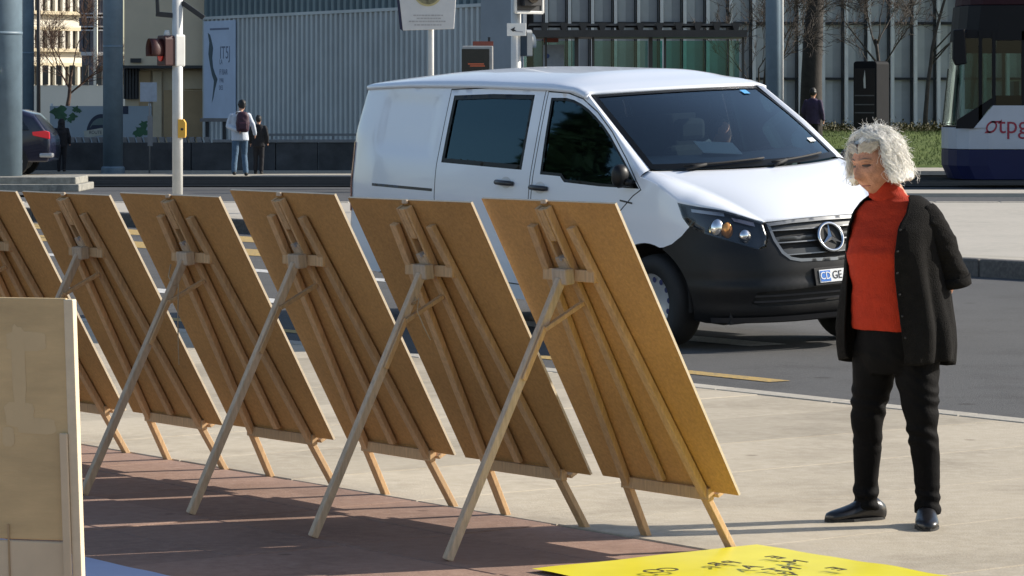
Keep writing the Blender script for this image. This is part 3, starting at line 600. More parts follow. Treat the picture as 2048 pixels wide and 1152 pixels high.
# information pillar
Z = 87; ip = empty('information_pillar', (atx(1745, Z), Z, bank_z(Z)), R(24)); tag(ip, 'dark rounded information pillar on the grass bank behind the woman', 'pillar')
hgt = atz(122, Z)-bank_z(Z)
def rrect(w_, h_, r_, n=6):
    P = [(-w_/2, 0), (w_/2, 0)]
    P += [(w_/2-r_+r_*math.cos(t), h_-r_+r_*math.sin(t)) for t in np.linspace(0, math.pi/2, n)]+[(-w_/2+r_+r_*math.cos(t), h_-r_+r_*math.sin(t)) for t in np.linspace(math.pi/2, math.pi, n)]
    return P
mb = MB(); mb.prism(rrect(.66, hgt, .08), -.62, .62, lambda u, v, d: Vector((d, u, v))); 
mb = MB(); mb.prism(rrect(.72, hgt, .09), 0, .7, lambda u, v, d: Vector((u-.36, d, v))); mb.build('case', mat('pillar_grey', (.012, .013, .016), .7, .1, 3, spec=.1), ip, bevel=.03)
ip.rotation_euler.z = R(-36); ip.location.x = atx(1753, Z)
mb = MB(); mb.box((-.36, -.008, hgt*.48), (.64, .012, hgt*.88)); sc_ = mb.build('front_panel', mat('pillar_black', (.010, .011, .013), .4), ip)
mb = MB(); mb.prism([(-.38, hgt*.70), (-.32, hgt*.70), (-.33, hgt*.82), (-.35, hgt*.9), (-.39, hgt*.80)], -.016, -.02, lambda u, v, d: Vector((u, d, v))); mb.build('pale_symbol', M_polew, ip)
for v in (.62, .52, .43): 
    mb = MB(); mb.box((-.36, -.016, hgt*v), (.60, .008, .03)); mb.build('text_row', mat('pillar_text', (.12, .12, .13), .5), ip)

# ---------------------------------------------------------------- tram
Z = 68.7; tx = atx(1906, Z); tr = empty('tram', (tx, Z, 0)); tag(tr, 'white and navy tram entering at the right edge, red lettering on its side', 'tram')
LT = 14
def tram_sec(z0, z1, nm, m, inset=0, par=tr, zs=None):
    zs = zs or [z0, z1]; rings = []
    plan_ = [(LT, 0), (.75, 0), (.35, .06), (.12, .3), (.0+.0, .75), (-.02, 1.3), (.0, 1.85), (.12, 2.3), (.35, 2.54), (.75, 2.6), (LT, 2.6)]
    for z in zs:
        rk = .0 if z < 1.2 else (z-1.2)*.10
        if z < .35: rk = (.35-z)*.45
        rings.append([Vector((x+rk*(1 if x < LT else 0)+inset*(1 if x < 1 else 0), y+(inset if y < 1.3 else -inset), z)) for x, y in plan_])
    mb = MB(); mb.loft(rings, True, True); return mb.build(nm, m, par, False, .01)
M_tn = mat('tram_navy', (.008, .011, .06), .5, .08, 2, spec=.3); M_twh = mat('tram_white', (.48, .50, .55), .4, .06, 2); M_tbl = mat('tram_black', (.004, .004, .006), .55, .1, 2, spec=.25)
tram_sec(.06, .69, 'skirt', M_tn, 0, tr, [.06, .2, .35, .69]); tram_sec(.70, 1.16, 'white_band', M_twh)
tram_sec(1.17, 1.20, 'band_seam', M_tbl, .01); tram_sec(3.1, 3.75, 'roof_fairing', M_tbl, 0, tr, [3.0, 3.4, 3.75]); tram_sec(3.76, 3.95, 'roof_edge', mat('tram_red_edge', (.03, .008, .012), .6, spec=.2), .03)
def tq(px, py, d=0): return Vector((atx(px, Z)-tx, d, atz(py, Z)))
mb = MB(); mb.prism([(1948, 256), (1986, 211), (2900, 211), (2900, 256)], -.004, .06, lambda u, v, d: tq(u, v, d)); mb.build('raised_panel', M_twh, tr, bevel=.004)
mb = MB(); mb.prism([(1912, 257), (1947, 257), (1984, 210), (1984, 196), (1914, 240)], 0, .05, lambda u, v, d: tq(u, v, d)); mb.build('lower_side_panel', M_tbl, tr)
M_tg = glass('tram_glass', (.42, .55, .52), .8)
mb = MB(); rr = []
for z in (1.2, 3.0):
    rr.append([Vector((x+(z-1.2)*.10, y, z)) for x, y in ((.75, .01), (.35, .07), (.13, .3), (.01, .75), (-.0, 1.3), (.01, 1.85), (.13, 2.3), (.35, 2.53), (.75, 2.59))])
mb.loft(rr, False, False); mb.build('front_glass', M_tg, tr, True)
for a_, b_ in ((1930, 1958), (1964, 1985), (1992, 2044), (2052, 2130), (2140, 2230), (2240, 2340)):
    mb = MB(); mb.box(((tq(a_, 0).x+tq(b_, 0).x)/2, .02, 2.3), (tq(b_, 0).x-tq(a_, 0).x, .015, 1.5)); mb.build('window_pane', M_tg, tr)
    mb = MB(); mb.box((tq(b_, 0).x+.03, .04, 2.2), (.075, .08, 2.0)); mb.build('window_pillar', M_tbl, tr)
mb = MB(); mb.box(((tq(1985, 0).x+LT)/2, .05, 1.72), (LT-tq(1985, 0).x, .05, .24)); mb.build('window_sill', M_tbl, tr)
mb = MB(); mb.box(((tq(1925, 0).x+LT)/2, .05, 2.98), (LT-tq(1925, 0).x, .06, .5)); mb.build('window_header', M_tbl, tr)
mb = MB(); mb.box((7.2, 1.3, 1.19), (13.4, 2.4, .05)); mb.build('floor', M_tbl, tr)
for i in range(4):
    mb = MB(); mb.box((1.6+i*1.1, 1.9, 1.7), (.12, .5, .9)); mb.build('seat_back', mat('tram_seat', (.10, .13, .17), .7), tr)
for x in (1.0, 2.3):
    mb = MB(); mb.tube([(x, 1.0, 1.2), (x, 1.0, 3.0)], .025, 8); mb.build('grab_pole', M_silver, tr, True)
mb = MB(); mb.prism([(1903, 60), (1926, 58), (1930, 128), (1908, 132), (1902, 118)], -.32, -.14, lambda u, v, d: tq(u, v, d)); mr_ = mb.build('mirror', M_tbl, tr, bevel=.03)
mb = MB(); mb.beam(tq(1922, 75, -.2), tq(1935, 60, .1), .05, .05, (0, 0, 1)); mb.build('mirror_arm', M_tbl, tr)
M_tred = mat('tram_red_lettering', (.30, .02, .045), .5)
text('lettering', 'tpg', .54, M_tred, tr, frame(tq(2026, 251, -.008), (1, 0, 0), (0, 0, 1)), .001, sx=.95)
mb = MB()
for i in range(22):
    t0, t1 = 2*math.pi*i/22, 2*math.pi*(i+1)/22; c_ = tq(1983, 254, -.009)
    f_ = lambda t, r_: c_+Vector((r_*.115*math.cos(t)+(.03*math.sin(t)), 0, r_*.13*math.sin(t)))
    quad(mb, [f_(t0, 1), f_(t1, 1), f_(t1, .68), f_(t0, .68)])
quad(mb, [c_+Vector((0, 0, .13)), c_+Vector((.2, 0, .13)), c_+Vector((.2, 0, .09)), c_+Vector((0, 0, .09))]); quad(mb, [c_+Vector((-.15, 0, -.13)), c_+Vector((-.02, 0, -.13)), c_+Vector((-.02, 0, -.09)), c_+Vector((-.12, 0, -.09))])
mb.build('emblem', M_tred, tr)

# ---------------------------------------------------------------- dark car at the left
Z = 74; car = empty('dark_suv', (atx(101, Z), Z, .02)); tag(car, 'dark blue car with a lit red tail lamp half hidden by the thick column', 'car')
M_car = mat('dark_blue_car_paint', (.012, .014, .035), .25, 0, coat=.6)
prof = [(.06, .32), (.0, .55), (.02, .85), (.08, 1.0), (.42, 1.42), (.75, 1.52), (2.1, 1.54), (2.75, 1.42), (3.3, 1.05), (4.1, .95), (4.4, .8), (4.45, .4), (4.3, .28)]
rings = []
for y, k_ in ((0, .93), (.08, .99), (.25, 1), (1.55, 1), (1.72, .99), (1.8, .93)):
    rings.append([Vector((-x*k_-.15*(1-k_), y+(.12 if z > 1.05 and y < .9 else (-.12 if z > 1.05 else 0))*(z-1.0)/.5, z*(k_ if z > .5 else 1))) for x, z in prof])
mb = MB(); mb.loft(rings, True, True); o = mb.build('body', M_car, car, True, .04)
mb = MB(); mb.prism([(-.50, 1.05), (-.72, 1.36), (-2.1, 1.42), (-2.6, 1.32), (-3.05, 1.04)], -.012, .05, lambda u, v, d: Vector((u, d+(v-1)*.22, v))); mb.build('side_window', mat('car_glass', (.015, .02, .025), .1), car)
mb = MB(); mb.prism([(-.02, .84), (-.4, .92), (-.42, 1.0), (-.12, 1.03), (-.03, 1.0)], -.02, .1, lambda u, v, d: Vector((u, d, v))); mb.build('tail_lamp', mat('tail_lamp_red', (.5, .02, .03), .2, 0, emit=.25), car, bevel=.01)
mb = MB(); mb.box((-.1, .1, .47), (.3, .3, .1)); mb.build('bumper_insert', M_silver, car, bevel=.03)
for x in (.85, 3.55):
    for y in (.1, 1.7):
        mb = MB(); mb.tube([(-x, y-.12, .33), (-x, y+.12, .33)], .34, 24); wh = mb.build('wheel', M_black, car, False, .02)
        mb = MB(); mb.tube([(-x, y-.13, .33), (-x, y-.1, .33)], .22, 16); mb.build('rim', M_silver, wh)

# ---------------------------------------------------------------- easels and boards
LEAN = math.atan(.54); cl, sl_ = math.cos(LEAN), math.sin(LEAN)
def ep(x, w_, q=0): return Vector((x, -w_*sl_-q*cl, w_*cl-q*sl_))      # along the leaning plane; q = distance behind it
SIDE = (1, 0, 0)
def leg_side(a, b): return Vector((1, 0, 0))
def make_easel():
    o = empty('easel')
    for sgn in (-1, 1):
        mb = MB(); mb.beam(ep(sgn*.255, 0, .02), ep(sgn*.118, 1.40, .02), .040, .024, SIDE); mb.build('front_leg', M_wood, o, bevel=.003)
    for sgn in (-1, 1):
        mb = MB(); mb.beam(ep(sgn*.028, 1.17, .022), ep(sgn*.028, 1.482, .022), .015, .030, SIDE); mb.build('mast_rail', M_wood, o, bevel=.002)
    mb = MB(); mb.beam(ep(0, .29, .018), ep(0, 1.20, .018), .038, .020, SIDE); mb.build('mast', M_wood, o, bevel=.003)
    mb = MB(); mb.beam(ep(0, 1.345, .026), ep(0, 1.480, .026), .034, .026, SIDE); cl_ = mb.build('top_clamp', M_wood, o, bevel=.003)
    mb = MB(); mb.beam(ep(0, 1.49, .012), ep(0, 1.504, .004), .030, .012, SIDE); mb.build('clamp_lip', M_wood2, cl_, bevel=.003)
    mb = MB(); mb.tube([ep(.012, 1.275, .02), ep(.012, 1.275, .05)], .008, 8); mb.build('wing_bolt', M_silver, cl_)
    mb = MB(); mb.box(ep(0, 1.25, .03), (.06, .03, .055), Matrix.Rotation(LEAN, 3, 'X')); mb.build('mast_stop', M_wood2, o, bevel=.004)
    mb = MB(); mb.beam(ep(-.155, 1.195, .028), ep(.155, 1.195, .028), .045, .026, (0, 0, 1)); mb.build('crossbar', M_wood, o, bevel=.003)
    mb = MB(); mb.beam(ep(-.26, .250, .012), ep(.26, .250, .012), .045, .030, (0, 0, 1)); mb.build('tray_bar', M_wood, o, bevel=.003)
    mb = MB(); mb.beam(ep(-.28, .236, -.025), ep(.28, .236, -.025), .016, .05, Vector((0, -sl_, cl))); mb.build('tray_ledge', M_wood, o, bevel=.003)
    h0 = ep(.0, 1.205, .075); f0 = Vector((-.15, -1.05, .0))
    mb = MB(); mb.box(h0+Vector((0, .01, .01)), (.085, .045, .06), Matrix.Rotation(LEAN*.2, 3, 'X')); hb = mb.build('hinge_block', M_wood2, o, bevel=.006)
    mb = MB(); mb.beam(h0, f0, .030, .034, SIDE); mb.build('rear_leg', M_wood2, o, bevel=.004)
    k = h0.lerp(f0, .17)
    mb = MB(); mb.beam(ep(.0, 1.075, .03), k+Vector((.02, -.005, -.01)), .016, .026, (0, 0, 1)); mb.build('stay', M_wood, o, bevel=.002)
    k2 = h0.lerp(f0, .36)
    mb = MB(); mb.beam(k+Vector((.022, 0, .0)), k2+Vector((.022, 0, 0)), .010, .020, SIDE); mb.build('stay_rail', M_wood, o, bevel=.002)
    return o
def make_board():
    b = empty('exhibition_board')
    mb = MB(); n = 13
    mb.add([ep(x, w_, q) for q in (.0, -.010) for x, w_ in ((-.404, .257), (.404, .257), (.404, 1.498), (-.404, 1.498))], [(0, 1, 2, 3), (7, 6, 5, 4)], 0)
    mb.add([ep(x, w_, q) for q in (.0, -.010) for x, w_ in ((-.404, .257), (.404, .257), (.404, 1.498), (-.404, 1.498))], [(0, 4, 5, 1), (1, 5, 6, 2), (2, 6, 7, 3), (3, 7, 4, 0)], 1)
    o = mb.build('panel', [M_fib, M_edge], b)
    bm = bmesh.new(); bm.from_mesh(o.data); bmesh.ops.remove_doubles(bm, verts=bm.verts[:], dist=1e-5); bmesh.ops.recalc_face_normals(bm, faces=bm.faces[:]); bm.to_mesh(o.data); bm.free()
    mb = MB(); mb.add([ep(x, w_, q) for q in (-.0105, -.013) for x, w_ in ((-.398, .262), (.398, .262), (.398, 1.492), (-.398, 1.492))], [(0, 1, 2, 3), (7, 6, 5, 4), (0, 4, 5, 1), (1, 5, 6, 2), (2, 6, 7, 3), (3, 7, 4, 0)]); mb.build('poster_sheet', M_paper, b)
    return b
pe, pbd = make_easel(), make_board()
EAS = [(-9.52, 8.04, 0, 'nearest the yellow banner', ''), (-10.37, 8.0, 1.1, 'second from the yellow banner', ''), (-11.23, 7.99, -.9, 'third from the yellow banner', ''), (-12.10, 7.97, .8, 'fourth from the yellow banner', ''), (-12.97, 7.95, -.3, 'fifth from the yellow banner', ''), (-13.85, 7.94, .8, 'second last at the left end of the row', ''), (-14.75, 7.93, 0, 'last at the left end, nearly hidden', '')]
for i, (s, n, da, where, _) in enumerate(EAS):
    e_ = pe if i == 0 else copy_tree(pe); b_ = pbd if i == 0 else copy_tree(pbd)
    for o in (e_, b_): o.location = sn(s, n, .002); o.rotation_euler = (0, 0, -TH+R(da))
    zf = (1, .985, .992, .972, .964, .962, .96)[i]; e_.scale = b_.scale = (1, 1, zf); tl_ = R(random.uniform(-.35, .35)); e_.rotation_euler.x = b_.rotation_euler.x = 0
    b_.location += U*random.uniform(-.012, .012)+Vector((0, 0, random.uniform(-.004, .004)))
    tag(e_, 'pine easel with long rear strut, '+where, 'easel', 'easels in a row'); tag(b_, 'brown fibreboard leaning on the easel '+where, 'board', 'boards on the easels')
# loose strings
M_str = mat('twine', (.42, .32, .2), .9, .2, 50)
def string(i, pts, label):
    s, n = EAS[i][:2]; mb = MB(); mb.tube(pts, .0028, 5); o = mb.build('string', M_str, smooth=True); o.location = sn(s, n); o.rotation_euler = (0, 0, -TH); tag(o, label, 'string')
h0 = ep(.0, 1.205, .085)
string(1, [h0+Vector((-.01, -.01, -.06)), h0+Vector((.03, -.03, -.12)), h0+Vector((.0, -.04, -.13)), h0+Vector((.05, -.03, -.10)), h0+Vector((.04, -.03, -.15)), h0+Vector((.07, -.02, -.21)), h0+Vector((.1, -.01, -.26))], 'loose pale string tied below the hinge of the second easel from the banner')
string(3, [h0+Vector((-.05, -.02, -.04)), h0+Vector((-.02, -.05, -.09)), h0+Vector((.01, -.04, -.13)), h0+Vector((.03, -.03, -.12)), h0+Vector((.025, -.03, -.28)), h0+Vector((.03, -.03, -.40)), h0+Vector((.035, -.03, -.47))], 'long string hanging from the hinge of the fourth easel from the banner')
# plywood panel close by at the left
Z = 10.2; pw = empty('plywood_stand', (atx(139, Z), Z, 0), R(-14)); tag(pw, 'pale plywood panel with stained face standing close at the lower left', 'panel')
M_ply = mat('plywood', (.56, .405, .205), .6, .14, 3, .1, 40, stretch=(1, 1, 4), blot=.1); M_ply2 = mat('pale_plywood', (.60, .48, .32), .6, .08, 5); M_glue = mat('dried_glue', (.58, .432, .235), .5, .06, 6)
ztop = atz(597, Z); zs = atz(1080, Z)
def pq(x, z): return Vector((x+(ztop-z)*.055, -(ztop-z)*.05, z))
def slab(name, x0, x1, z0, z1, y0, y1, m, bev=.004, par=pw):
    mb = MB(); P = [pq(x, z)+Vector((0, y, 0)) for y in (y0, y1) for x, z in ((x0, z0), (x1, z0), (x1, z1), (x0, z1))]
    mb.add(P, [(0, 1, 2, 3), (7, 6, 5, 4), (0, 4, 5, 1), (1, 5, 6, 2), (2, 6, 7, 3), (3, 7, 4, 0)]); return mb.build(name, m, par, bevel=bev)
slab('upper_sheet', -1.1, -.012, zs+.002, ztop, 0, .018, M_ply); slab('lower_sheet', -1.1, -.03, 0, zs-.002, -.002, .016, M_ply2)
slab('edge_strip', -.045, -.018, 0, ztop-.42, -.014, -.003, M_ply2); slab('corner_post', -.02, .012, 0, ztop-.003, -.004, .03, mat('birch_edge', (.66, .55, .38), .6, .08, 20))
slab('side_batten', -.232, -.226, 0, zs+.05, -.006, -.003, M_brn)
random.seed(4)
for (x0, x1, z0, z1) in ((-.20, -.155, .72, .98), (-.22, -.08, .90, .96), (-.23, -.13, .66, .74), (-.19, -.06, .64, .69), (-.24, -.2, .60, .66)):
    mb = MB(); c = ((x0+x1)/2, (z0+z1)/2); P = []
    for t in np.linspace(0, 2*math.pi, 25)[:-1]:
        ex = abs(math.cos(t))**.5*math.copysign(1, math.cos(t)); ez = abs(math.sin(t))**.5*math.copysign(1, math.sin(t)); P.append((c[0]+(x1-x0)/2*ex*random.uniform(.92, 1.08), c[1]+(z1-z0)/2*ez*random.uniform(.94, 1.06)))
    mb.add([pq(x, z)+Vector((0, -.0006-.002*abs(x1), 0)) for x, z in P], [tuple(range(len(P)))]); mb.build('glue_smear', M_glue, pw)
# yellow banner and blue sheet on the ground
def cloth(name, label, cat, corner, du, dn, Lu, Ln_, m, amp, nu=70, nn=60, seed=0):
    mb = MB(); V = []
    for i in range(nu+1):
        for j in range(nn+1):
            a_, b_ = i/nu*Lu, j/nn*Ln_; eg = min(a_, b_)
            hz = noise.noise(Vector((a_*2.1+seed, b_*2.6, 0)))*.5+noise.noise(Vector((a_*6+seed, b_*3, 4)))*.25
            wob = .012*noise.noise(Vector((a_*3, b_*3, 9+seed)))
            V.append(corner+du*(a_+wob)+dn*(b_+wob*.7)+Vector((0, 0, .012+amp*max(0, hz+.15))))
    F = [(i*(nn+1)+j, (i+1)*(nn+1)+j, (i+1)*(nn+1)+j+1, i*(nn+1)+j+1) for i in range(nu) for j in range(nn)]
    mb.add(V, F); o = mb.build('sheet', m, None, True); r = empty(name); o.parent = r; tag(r, label, cat); return r
M_ybn = mat('yellow_vinyl', (.78, .68, .035), .38, .05, 4)
yc = Vector((.925, 12.27, 0))
yb = cloth('yellow_banner', 'bright yellow banner with dark lettering spread on the ground', 'banner', yc, U, -N, 2.4, 1.07, M_ybn, .012, 110, 60, 2)
M_ink = mat('dark_ink', (.05, .04, .015), .6)
def inkrow(n_off, s0, letters, sz):
    for k_, ch in enumerate(letters):
        if ch == ' ': continue
        p = yc+U*s0+(-N)*(n_off+k_*sz*1.0)+Vector((0, 0, .026)); text('letter', ch, sz*1.5, M_ink, yb, frame(p, -N, -U), .0008)

for k0, (so, word) in enumerate(((.375, 'E  PR  CO'), (.50, 'M  A '), (.61, '  RT'), (.72, 'E  V'))): inkrow(.235+.02*(k0 % 2), so, word, .072)
bc = sn(-11.6, 5.93); cloth('blue_sheet', 'pale blue sheet lying on the shaded ground by the plywood panel', 'sheet', bc, U, -N, 2.6, 1.2, mat('blue_vinyl', (.36, .47, .70), .4, .05, 4), .008, 40, 30, 5)

# ---------------------------------------------------------------- van
PLAN = [(0, 0), (.008, .2), (.03, .4), (.085, .58), (.17, .72), (.30, .845), (.48, .915), (.75, .950), (1.2, .962), (2.0, .964), (3.2, .962), (4.3, .950), (4.8, .933), (5.07, .895), (5.19, .80), (5.23, .6), (5.24, .3), (5.24, 0)]
def catmull(P, n=24):
    P = np.array(P, float); out = []; Q = np.vstack([[P[0][0], -P[1][1]], P, [P[-1][0], -P[-2][1]]])
    for i in range(1, len(Q)-2):
        p0, p1, p2, p3 = Q[i-1:i+3]; d1 = np.linalg.norm(p2-p1); da = np.linalg.norm(p1-p0); db = np.linalg.norm(p3-p2)
        m1 = (p2-p0)/(d1+da)*d1; m2 = (p3-p1)/(d1+db)*d1
        for t in np.linspace(0, 1, n, endpoint=False):
            t2, t3 = t*t, t*t*t; out.append((2*t3-3*t2+1)*p1+(t3-2*t2+t)*m1+(-2*t3+3*t2)*p2+(t3-t2)*m2)
    out.append(P[-1]); return np.array(out)
PC = catmull(PLAN); PA = np.concatenate([[0], np.cumsum(np.linalg.norm(np.diff(PC, axis=0), axis=1))]); ATOT = float(PA[-1])
def plan(a):
    e = .02; l = np.interp(a, PA, PC[:, 0]); y = np.interp(a, PA, PC[:, 1])
    if e < a < ATOT-e: dl = np.interp(a+e, PA, PC[:, 0])-np.interp(a-e, PA, PC[:, 0]); dy = np.interp(a+e, PA, PC[:, 1])-np.interp(a-e, PA, PC[:, 1])
    else: dl, dy = 0, (1 if a < 1 else -1)
    n = math.hypot(dl, dy); return l, y, dy/n, -dl/n
def al(l): i = np.where((PC[:, 1] > .5) & (PC[:, 0] < 5.05))[0]; return float(np.interp(l, PC[i, 0], PA[i]))
def ay(y): i = np.where(PC[:, 0] < 1)[0]; return float(np.interp(y, PC[i, 1], PA[i]))
SZ = [.15, .25, .4, .6, .88, .94, 1.0, 1.1, 1.2, 1.5, 1.8, 1.9]; SD = [.06, .03, .008, .002, .006, 0, .006, .015, .030, .100, .175, .215]
FZ = [.15, .25, .33, .40, .47, .515, .555, .62, .75, .9, 1.0, 1.1, 1.2]; FD = [.14, .06, .012, .016, .0, -.006, .016, .018, .045, .10, .15, .22, .30]
RZ = [.2, .5, 1.0, 1.4, 1.7, 1.85]; RD = [.03, 0, .02, .07, .16, .21]
ZL = np.arange(.1, 2.0, .005); GK = np.exp(-(np.arange(-24, 25)*.005/.035)**2); GK /= GK.sum()
def lut(zs, ds, sg=.035):
    K = np.exp(-(np.arange(-24, 25)*.005/sg)**2); K /= K.sum(); return np.convolve(np.pad(np.interp(ZL, zs, ds), 24, mode='edge'), K, 'valid')
SD_, FD_, RD_ = lut(SZ, SD), lut(FZ, FD, .020), lut(RZ, RD)
A1, A2, B1, B2 = ay(.6), al(.75), al(4.6), al(5.0)
def smo(x): x = min(1, max(0, x)); return x*x*(3-2*x)
def S(a, z, off=0):
    s = 1 if a >= 0 else -1; a = min(abs(a), ATOT); l, y, nl, ny = plan(a); w_ = smo((a-A1)/(A2-A1)); r = smo((a-B1)/(B2-B1))
    d = np.interp(z, ZL, FD_)*(1-w_)+w_*((1-r)*np.interp(z, ZL, SD_)+r*np.interp(z, ZL, RD_))-off
    if a > 4.3: d += .014*smo((a-4.43)/.07)*smo((5.32-a)/.07)*smo((z-1.26)/.06)*smo((1.745-z)/.06)
    return Vector((.895-(l+nl*d), -s*(y+ny*d), z))
def densify(P, st):
    out = []
    for i in range(len(P)):
        a, b = Vector(P[i]), Vector(P[(i+1) % len(P)]); n = max(1, int((b-a).length/st))
        out += [tuple(a.lerp(b, k_/n)) for k_ in range(n)]
    return out
def inpoly(x, y, P):
    c = False; j = len(P)-1
    for i in range(len(P)):
        if (P[i][1] > y) != (P[j][1] > y) and x < (P[j][0]-P[i][0])*(y-P[i][1])/(P[j][1]-P[i][1])+P[i][0]: c = not c
        j = i
    return c
def panel(name, outer, holes, m, parent, off=0, res=.06, mirror=False, fn=S, thick=0, smooth=True):
    loops = [densify(outer, res*.7)]+[densify(h, res*.7) for h in holes]; V = []; E = []
    for L in loops:
        k_ = len(V); V += L; E += [(k_+i, k_+(i+1) % len(L)) for i in range(len(L))]
    xs = [p[0] for p in outer]; zs_ = [p[1] for p in outer]
    x = min(xs)+res/2; row = 0
    while x < max(xs):
        z = min(zs_)+res/2+(row % 2)*res/2
        while z < max(zs_):
            if inpoly(x, z, outer) and not any(inpoly(x, z, h) for h in holes) and min((x-p[0])**2+(z-p[1])**2 for L in loops for p in L) > (res*.45)**2: V.append((x, z))
            z += res
        x += res; row += 1
    v2, e2, f2, *_ = delaunay_2d_cdt([Vector(p) for p in V], E, [], 0, 1e-6)
    F = []
    for f in f2:
        cx = sum(v2[i].x for i in f)/3; cz = sum(v2[i].y for i in f)/3
        if inpoly(cx, cz, outer) and not any(inpoly(cx, cz, h) for h in holes): F.append(tuple(f))
    sg_ = -1 if mirror else 1
    mb = MB(); mb.add([fn(sg_*p.x, p.y, off) for p in v2], F); o = mb.build(name, m, parent, smooth)
    if thick:
        sd_ = o.modifiers.new('s', 'SOLIDIFY'); sd_.thickness = thick; sd_.offset = -1
    return o
VO = Vector((1.745, 23.0, -.006)); VS = .968; VR = Euler((R(2.7), R(2.0), R(-57)))
van = empty('white_van', VO); van.rotation_euler = VR; van.scale = (1, 1, VS); tag(van, 'white delivery van with black bumper and dark windows driving past the boards', 'van')
VM = VR.to_matrix()
AW1, AW2 = al(.895), al(4.095)
def arc(c, r, a0, a1, n=16): return [(c+r*math.cos(R(a0+(a1-a0)*i/n)), .33+r*math.sin(R(a0+(a1-a0)*i/n))) for i in range(n+1)]
win1 = [(2.902, 1.206), (2.918, 1.428), (2.937, 1.773), (2.743, 1.779), (2.64, 1.767), (2.539, 1.743), (2.43, 1.706), (2.324, 1.658), (2.21, 1.598), (2.10, 1.528), (1.874, 1.353), (1.655, 1.171), (2.137, 1.161), (2.58, 1.166), (2.61, 1.185), (2.641, 1.206)]
win2 = [(4.277, 1.224), (4.268, 1.745), (3.72, 1.775), (3.159, 1.788), (3.152, 1.226)]
door1 = [(1.995, .36), (2.02, .72), (1.95, .93), (1.72, 1.12), (1.64, 1.165), (1.865, 1.372), (2.09, 1.552), (2.315, 1.686), (2.53, 1.775), (2.73, 1.810), (2.985, 1.812), (2.985, 1.2), (3.0, .36)]
door2 = [(3.03, .36), (3.03, 1.2), (3.03, 1.83), (3.7, 1.82), (4.32, 1.785), (4.335, 1.2), (4.33, .82), (4.285, .55), (4.265, .36)]
side = [(1.24, 1.093), (1.188, .992), (1.13, .93), (1.192, .863), (1.28, .801), (1.366, .772)]+arc(AW1, .46, 108, -4)+[(2.02, .24), (4.26, .24)]+arc(AW2, .44, 184, -4)+[(5.25, .28), (ATOT, .30), (ATOT, 1.76), (5.7, 1.765), (5.35, 1.785), (4.9, 1.81), (4.0, 1.835), (3.0, 1.845), (2.65, 1.838), (2.47, 1.80), (2.045, 1.54), (1.665, 1.255), (1.56, 1.235), (1.473, 1.215), (1.346, 1.157)]
def grow(P, d):
    c = Vector((sum(p[0] for p in P)/len(P), sum(p[1] for p in P)/len(P))); n = len(P); out = []
    ar = sum(P[i][0]*P[(i+1) % n][1]-P[(i+1) % n][0]*P[i][1] for i in range(n)); sgn = 1 if ar > 0 else -1
    for i in range(n):
        a, b, c_ = Vector(P[i-1]), Vector(P[i]), Vector(P[(i+1) % n]); e1 = (b-a).normalized(); e2 = (c_-b).normalized()
        nn = Vector((e1.y+e2.y, -e1.x-e2.x)); nn = nn.normalized()*sgn if nn.length > 1e-6 else Vector((e1.y, -e1.x))*sgn
        k_ = max(.5, nn.dot(Vector((e1.y, -e1.x))*sgn)); out.append(tuple(b+nn*d/k_))
    return out
M_lin = mat('dark_lining', (.05, .052, .055), .9); M_head = mat('pale_headliner', (.40, .41, .40), .9); M_vg = glass('van_side_glass', (.16, .24, .26), (.42, .66, .78), .02, 1.6); M_wg = glass('windscreen_glass', (.95, .98, .98), (.85, .96, 1), .02, 2.0); M_frit = mat('window_frit', (.006, .007, .008), .35, spec=.2)
M_vdp = mat('satin_black', (.03, .03, .034), .35)
